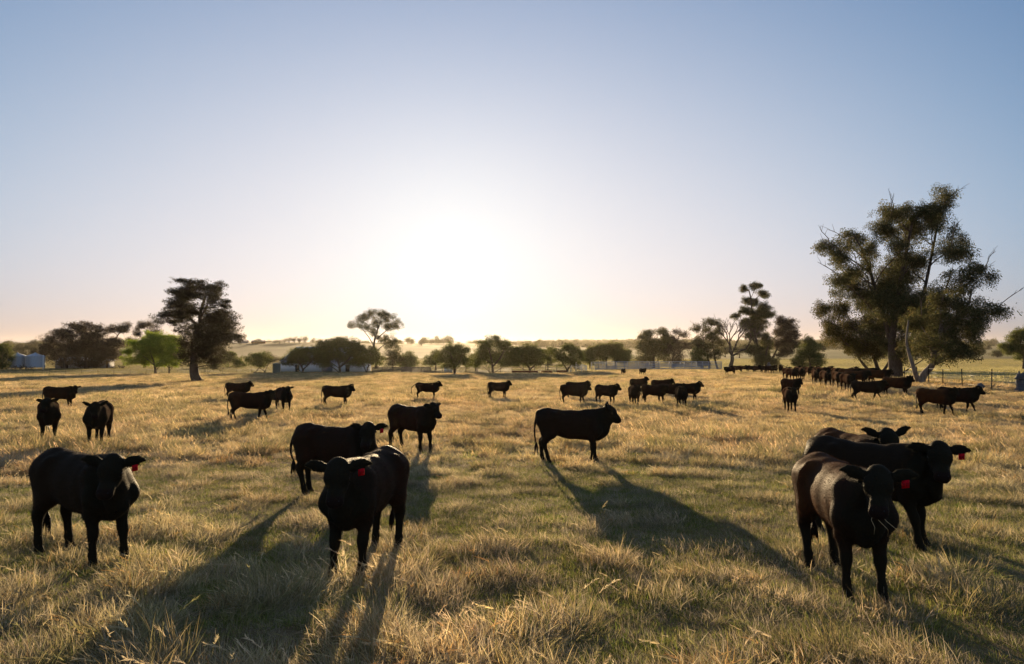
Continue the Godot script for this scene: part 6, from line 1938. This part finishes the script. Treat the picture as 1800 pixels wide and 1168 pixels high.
func make_cattle() -> void:
	var fine := cow_surface(0.0145)
	var middle := cow_surface(0.026)
	var coarse := cow_surface(0.042)
	# the animals near enough to tell apart, each in a pose of its own
	var herd := [
		[-4.9, 7.86, -30, 0.94, "large black cow at lower left looking at the camera, red tag in its ear", {"neck_yaw": -0.45, "head_yaw": -0.40, "neck_pitch": -0.16, "head_pitch": 0.0, "tags": [-1], "legs": [0.06, -0.05, 0.02, -0.06], "girth": 1.04}, "black cattle nearest the camera", 0, 0.05],
		[-3, 11.75, -20, 0.94, "black cow standing side-on behind the tagged front cow, head turned to the camera", {"neck_yaw": -0.70, "head_yaw": -0.55, "neck_pitch": -0.02, "tags": [-1], "legs": [0.0, 0.03, -0.05, 0.08], "tail": -0.10, "tail_lift": 0.45}, "black cattle nearest the camera", 0, 0.2],
		[-1.62, 7.62, -100, 0.95, "black cow in the centre foreground facing the camera, bright red tag in its ear", {"neck_yaw": 0.14, "head_yaw": 0.16, "neck_pitch": -0.14, "head_pitch": -0.06, "tags": [-1], "legs": [0.0, 0.04, 0.0, -0.05], "girth": 1.0, "bend": 0.04}, "black cattle nearest the camera", 0, 0.25],
		[-2.66, 18.4, -38, 0.94, "reddish-black cow standing behind the two front cows, ear pricked to the right", {"neck_yaw": -0.1, "head_yaw": 0.1, "neck_pitch": 0.04, "legs": [0.04, -0.06, 0.05, -0.08]}, "black cattle nearest the camera", 0, 0.3],
		[1.42, 16, -5, 0.97, "black cow side-on facing right in the middle with its long shadow falling forward", {"neck_yaw": -0.10, "head_yaw": 0.0, "neck_pitch": 0.02, "head_pitch": 0.06, "legs": [0.03, -0.04, -0.06, 0.10], "ear": 0.7}, "black cattle nearest the camera", 0, 0.1],
		[3.36, 6.95, -95, 0.95, "brown-flanked black cow at right facing the camera with hay in its mouth", {"neck_yaw": 0.12, "head_yaw": -0.40, "neck_pitch": -0.08, "head_pitch": 0.0, "tags": [-1], "legs": [0.05, -0.03, 0.02, 0.10], "girth": 1.06, "bend": 0.06}, "black cattle nearest the camera", 0, 0.9],
		[4.62, 8.72, -52, 0.97, "largest black cow at right standing behind the hay-eating one, tag under its ear", {"neck_yaw": -0.42, "head_yaw": -0.62, "neck_pitch": -0.08, "tags": [-1], "legs": [0.0, 0.08, 0.0, 0.0], "ear": 0.1}, "black cattle nearest the camera", 0, 0.08],
		[5.18, 10.35, -84, 0.94, "brown-backed cow farthest back of the three at right, only back and head showing", {"neck_yaw": 0.10, "head_yaw": -0.45, "neck_pitch": 0.12, "ear": 0.5}, "black cattle nearest the camera", 0, 1],
		[-14.07, 20.75, -55, 0.97, "brownish-black cow at far left facing the camera, left of a similar cow", {"neck_yaw": -0.2, "head_yaw": -0.25, "neck_pitch": 0.02}, "black cattle scattered over the paddock", 1, 0.6],
		[-11.88, 19.64, -68, 0.97, "black cow at left facing the camera with its right-hand ear raised", {"neck_yaw": 0.15, "head_yaw": 0.0, "neck_pitch": -0.2, "ear": 0.5}, "black cattle scattered over the paddock", 1, 0.15],
		[-25.31, 38.25, 10, 0.97, "black cow behind the far-left pair, side-on with its head turned our way", {"neck_yaw": -0.5, "head_yaw": -0.4, "neck_pitch": -0.1}, "black cattle scattered over the paddock", 1, 0.15],
		[-19.97, 49.71, 16, 0.97, "small black cow side-on behind the larger walking cow at left", {"neck_pitch": 0.05}, "black cattle scattered over the paddock", 1, 0.15],
		[-10.93, 28.51, 10, 0.97, "black cow walking right with its head half turned, left of centre", {"neck_yaw": -0.3, "head_yaw": -0.3, "legs": [0.16, -0.14, -0.12, 0.14]}, "black cattle scattered over the paddock", 1, 0.15],
		[-11.74, 35.12, -55, 0.97, "black cow turned toward the camera beside the walking cow", {"neck_yaw": -0.1, "head_yaw": 0.0, "neck_pitch": 0.05}, "black cattle scattered over the paddock", 1, 0.15],
		[-10.43, 40.65, 10, 0.97, "black cow side-on facing right, alone on blond grass left of centre", {"neck_yaw": -0.2, "head_yaw": -0.35, "legs": [0.05, -0.06, -0.08, 0.08]}, "black cattle scattered over the paddock", 1, 0.15],
		[-6.17, 49.71, 12, 0.97, "small black cow facing right with its tail swung out behind", {"neck_pitch": 0.10, "tail_lift": 0.9}, "black cattle scattered over the paddock", 1, 0.15],
		[-1.03, 51.54, 22, 0.97, "small black cow facing right on blond grass below the sun", {"neck_pitch": 0.12}, "black cattle scattered over the paddock", 1, 0.15],
		[3.87, 42.63, -12, 0.97, "black cow side-on in front of another, first of the centre-right group", {"neck_pitch": 0.0, "legs": [0.12, -0.1, 0.0, 0.06]}, "black cattle scattered over the paddock", 1, 0.15],
		[4.94, 52, 5, 0.97, "black cow mostly hidden behind the first cow of the centre-right group", {"neck_pitch": 0.05}, "black cattle scattered over the paddock", 1, 0.15],
		[5.9, 42.63, -50, 0.97, "black cow with raised rump, second from left in the centre-right group", {"neck_yaw": 0.3, "head_yaw": 0.2, "neck_pitch": 0.0}, "black cattle scattered over the paddock", 1, 0.15],
		[7.28, 40.65, -92, 0.97, "black cow facing the camera, third along the centre-right group", {"neck_yaw": 0.35, "head_yaw": 0.3}, "black cattle scattered over the paddock", 1, 0.4],
		[11.52, 62, 18, 0.97, "black cow at the back of the centre-right group with its head held high", {"neck_pitch": 0.28}, "black cattle scattered over the paddock", 1, 0.15],
		[9.01, 43.27, -40, 0.97, "broad black cow in the middle of the centre-right bunch", {"neck_pitch": -0.3, "legs": [0.05, -0.1, 0.0, 0.1]}, "black cattle scattered over the paddock", 1, 0.15],
		[12.32, 56, 2, 0.97, "black cow whose back shows behind the centre-right bunch", {"neck_pitch": -0.1}, "black cattle scattered over the paddock", 1, 0.15],
		[10.52, 45.07, -35, 0.97, "black cow walking between the broad cow and the front one, centre-right", {"neck_pitch": -0.2, "legs": [-0.12, 0.12, 0.1, -0.1]}, "black cattle scattered over the paddock", 1, 0.15],
		[9.48, 38.17, -98, 0.97, "black cow facing the camera at the front of the centre-right bunch", {"neck_yaw": 0.1, "neck_pitch": -0.25, "legs": [0.1, -0.1, 0.0, 0.0]}, "black cattle scattered over the paddock", 1, 0.15],
		[11.64, 45.33, -12, 0.97, "rightmost black cow of the centre-right bunch, head up and facing right", {"neck_pitch": 0.14, "legs": [0.1, -0.12, -0.1, 0.1]}, "black cattle scattered over the paddock", 1, 0.15],
		[19.01, 116.41, -85, 0.94, "tiny far cow before the yard panels, left of two", {"neck_pitch": -0.2}, "black cattle scattered over the paddock", 2, 0.15],
		[21.03, 109.73, -70, 0.94, "tiny far cow before the yard panels, right of two", {"neck_pitch": -0.2}, "black cattle scattered over the paddock", 2, 0.15],
		[14.06, 34.51, -104, 0.97, "brown-flanked cow leading alone toward the camera, right of centre", {"neck_yaw": 0.12, "head_yaw": 0.1, "neck_pitch": -0.14, "legs": [0.1, -0.1, 0.0, 0.06], "tail_lift": 0.8, "tail": 0.2}, "cattle of the walking herd at right", 1, 0.9],
		[18.82, 46, -72, 0.97, "cow walking just behind the lone leading cow, head to the right", {"neck_pitch": -0.1, "legs": [0.05, -0.05, 0.0, 0.0]}, "cattle of the walking herd at right", 1, 0.5],
		[21.02, 40.35, -24, 0.97, "dark cow striding right in front of the forked pale gum", {"neck_pitch": -0.06, "head_pitch": 0.3, "legs": [0.24, -0.22, -0.1, 0.08]}, "cattle of the walking herd at right", 1, 0.05],
		[24.32, 43.11, -52, 0.97, "cow standing just right of the striding dark cow, head up", {"neck_yaw": -0.1, "head_yaw": -0.2, "neck_pitch": 0.1}, "cattle of the walking herd at right", 1, 0.8],
		[19.65, 31.6, -56, 0.97, "brown-rumped cow walking right beside a darker companion near the right edge", {"neck_yaw": -0.25, "head_yaw": -0.3, "neck_pitch": 0.0, "legs": [0.14, -0.12, -0.1, 0.12]}, "cattle of the walking herd at right", 1, 1],
		[21.38, 32.73, -44, 0.97, "dark companion stepping half a length ahead of the brown-rumped cow", {"neck_pitch": 0.04, "legs": [0.16, -0.12, -0.1, 0.1]}, "cattle of the walking herd at right", 1, 0.2],
	]
	for h in herd:
		var base: Array = [fine, middle, coarse][h[7]]
		var c := make_cow("cow", base, coat_colours(base[0], h[8]), h[5], int(h[7]) == 0)
		put_cow(c, h[0], h[1], h[2], h[3], h[4], h[6])
		if str(h[4]).contains("hay in its mouth"):
			# stalks hanging from the muzzle, held in the mouth
			var hay := thing("hay_wisp", Vector3.ZERO)
			hay.transform = c.transform
			tag(hay, "dry hay stalks hanging from the mouth of the brown-flanked cow", "hay")
			for k in 3:
				var st := begin()
				var z := 0.045 - 0.04 * k
				var pts := PackedVector3Array([Vector3(1.10, 0.93, z), Vector3(1.13, 0.895, z * 1.6), Vector3(1.145, 0.84 - 0.02 * k, z * 2.4 + 0.01), Vector3(1.13 - 0.02 * k, 0.775 - 0.03 * (k % 2), z * 3.4)])
				tube(st, Array(posed(pts, h[5])), [0.0026, 0.0026, 0.002, 0.001], 4)
				part("hay_stalk", done(st, true), M.straw, hay)
	# farther animals: a few bodies, copied
	var moulds := []
	for p in [{"neck_pitch": -0.1, "legs": [0.1, -0.1, -0.08, 0.08]}, {"neck_pitch": -0.3, "neck_yaw": 0.2, "legs": [-0.08, 0.08, 0.06, -0.06]}, {"neck_pitch": 0.1, "neck_yaw": -0.3, "head_yaw": -0.2}, {"neck_pitch": -0.2, "head_yaw": 0.3, "legs": [0.05, 0.0, 0.1, -0.1]}]:
		for brown in [0.2, 0.9]:
			var m := make_cow("cow", coarse, coat_colours(coarse[0], brown), p, false)
			moulds.append(m)
	var used := []
	for s in [
		[28.74, 71.25, -90.4, 0.97, "herd cow on the left flank, behind the pair walking one after the other", "cattle of the walking herd at right", 5],
		[27.68, 65.26, -105.33, 1.01, "slim herd cow facing the camera at the left of the front rank", "cattle of the walking herd at right", 3],
		[34.26, 78.75, -96.92, 1.02, "herd cow half hidden at the second place behind the front rank", "cattle of the walking herd at right", 7],
		[25.4, 56.98, -104.34, 1.01, "pale-faced herd cow facing the camera in the front rank", "cattle of the walking herd at right", 1],
		[24.58, 53.43, -96.37, 1, "herd cow with head swung right, in the middle of the front rank", "cattle of the walking herd at right", 5],
		[24.4, 51.1, -102.02, 1, "brown herd cow nearest the camera in the front rank", "cattle of the walking herd at right", 3],
		[23.71, 48.22, -92.91, 1, "herd cow lowering its head beside the striding dark cow", "cattle of the walking herd at right", 1],
		[32.24, 70.86, -86.3, 1.03, "herd cow whose back rises behind the middle of the front rank", "cattle of the walking herd at right", 3],
		[30.42, 64.04, -99.29, 1, "brown-backed herd cow behind the nearest front-rank cow", "cattle of the walking herd at right", 3],
		[30.36, 61.96, -82.94, 0.97, "brown herd cow walking in the right half of the herd", "cattle of the walking herd at right", 1],
		[34.35, 68.48, -98.3, 1, "herd cow holding its head above the others at the back right", "cattle of the walking herd at right", 4],
		[27.24, 55.12, -64.71, 1.02, "herd cow showing a lit flank right of the front rank", "cattle of the walking herd at right", 7],
		[26.28, 52.04, -45.15, 0.99, "herd cow turning right behind the striding dark cow", "cattle of the walking herd at right", 7],
		[28.26, 54.53, -44.1, 1.06, "herd cow with its head up, right of the main herd", "cattle of the walking herd at right", 7],
		[28.7, 53.4, -44.85, 0.97, "brown herd cow at the right end, under the twin-trunked gum", "cattle of the walking herd at right", 1],
		[34.24, 81.68, -94.56, 1.02, "rear herd cow behind the slim one at left", "cattle of the walking herd at right", 5],
		[39.14, 91.74, -103.84, 0.95, "rearmost herd cow below the cone-shaped tree", "cattle of the walking herd at right", 1],
		[36.21, 81.68, -83.92, 1.03, "rear herd cow right of the cone-shaped tree's trunk", "cattle of the walking herd at right", 1],
		[41.29, 104.76, -116.96, 1.04, "cow standing apart at the left tail of the herd", "cattle of the walking herd at right", 5],
		[41.13, 88.14, -101.83, 1.01, "rear herd cow in the dust between two others", "cattle of the walking herd at right", 1],
		[26.52, 64.56, -85.31, 1.03, "herd cow tucked behind the follower of the lone leader", "cattle of the walking herd at right", 7],
		[29.62, 92.8, 200, 0.95, "cow in shade at the foot of the bare dead tree", "cattle resting under the tiered gum", 2],
		[35.09, 106.59, 190, 1.02, "cow resting right of the bare dead tree's trunk", "cattle resting under the tiered gum", 6],
		[40.53, 118.93, 10, 0.96, "cow in shade, left of the tiered gum's trunks", "cattle resting under the tiered gum", 4],
		[39.27, 112.2, 185, 0.99, "cow in shade touching the tiered gum's left trunk", "cattle resting under the tiered gum", 4],
		[38.28, 106.59, 170, 0.98, "cow standing tail-on under the tiered gum", "cattle resting under the tiered gum", 2],
		[39.35, 106.59, 200, 1, "cow in shade between the tiered gum's two trunks", "cattle resting under the tiered gum", 4],
		[38.36, 101.61, -60, 1.04, "cow facing out beside the pale stump", "cattle resting under the tiered gum", 0],
		[40.95, 106.59, -80, 0.99, "cow at the right of those resting under the tiered gum", "cattle resting under the tiered gum", 4],
		[291.68, 430, 7.52, 0.99, "tiny grazing animal on the far green field, left of three", "grazing animals on the far field", 6],
		[293.48, 430, 19.09, 1.05, "tiny grazing animal on the far green field, middle of three", "grazing animals on the far field", 4],
		[295.27, 430, -16.38, 1.06, "tiny grazing animal on the far green field, right of three", "grazing animals on the far field", 4],
	]:
		var src: Node3D = moulds[s[6]]
		var c := src
		if used.has(s[6]):
			c = src.duplicate()
			c.name = numbered("cow")
			add_child(c)
		used.append(s[6])
		put_cow(c, s[0], s[1], s[2], s[3], s[4], s[5])
	for k in moulds.size():
		if not used.has(k):
			moulds[k].free()


func _ready() -> void:
	rng.seed = 20240611
	var n := knots_d.size()
	knots_m.resize(n)
	knots_m.fill(0.0)
	for i in range(1, n - 1):
		var h0: float = knots_d[i] - knots_d[i - 1]
		var h1: float = knots_d[i + 1] - knots_d[i]
		knots_m[i] = ((knots_y[i] - knots_y[i - 1]) / h0 * h1 + (knots_y[i + 1] - knots_y[i]) / h1 * h0) / (h0 + h1)
	bump_noise.seed = 5
	bump_noise.frequency = 0.08
	patch_noise.seed = 8
	patch_noise.frequency = 0.045
	patch_noise.fractal_octaves = 3
	tuft_noise.seed = 9
	tuft_noise.frequency = 0.75
	tuft_noise.fractal_octaves = 3
	make_view()
	make_materials()
	make_ground()
	make_trees()
	make_farm()
	make_cattle()
	make_grass()
	make_pasture()
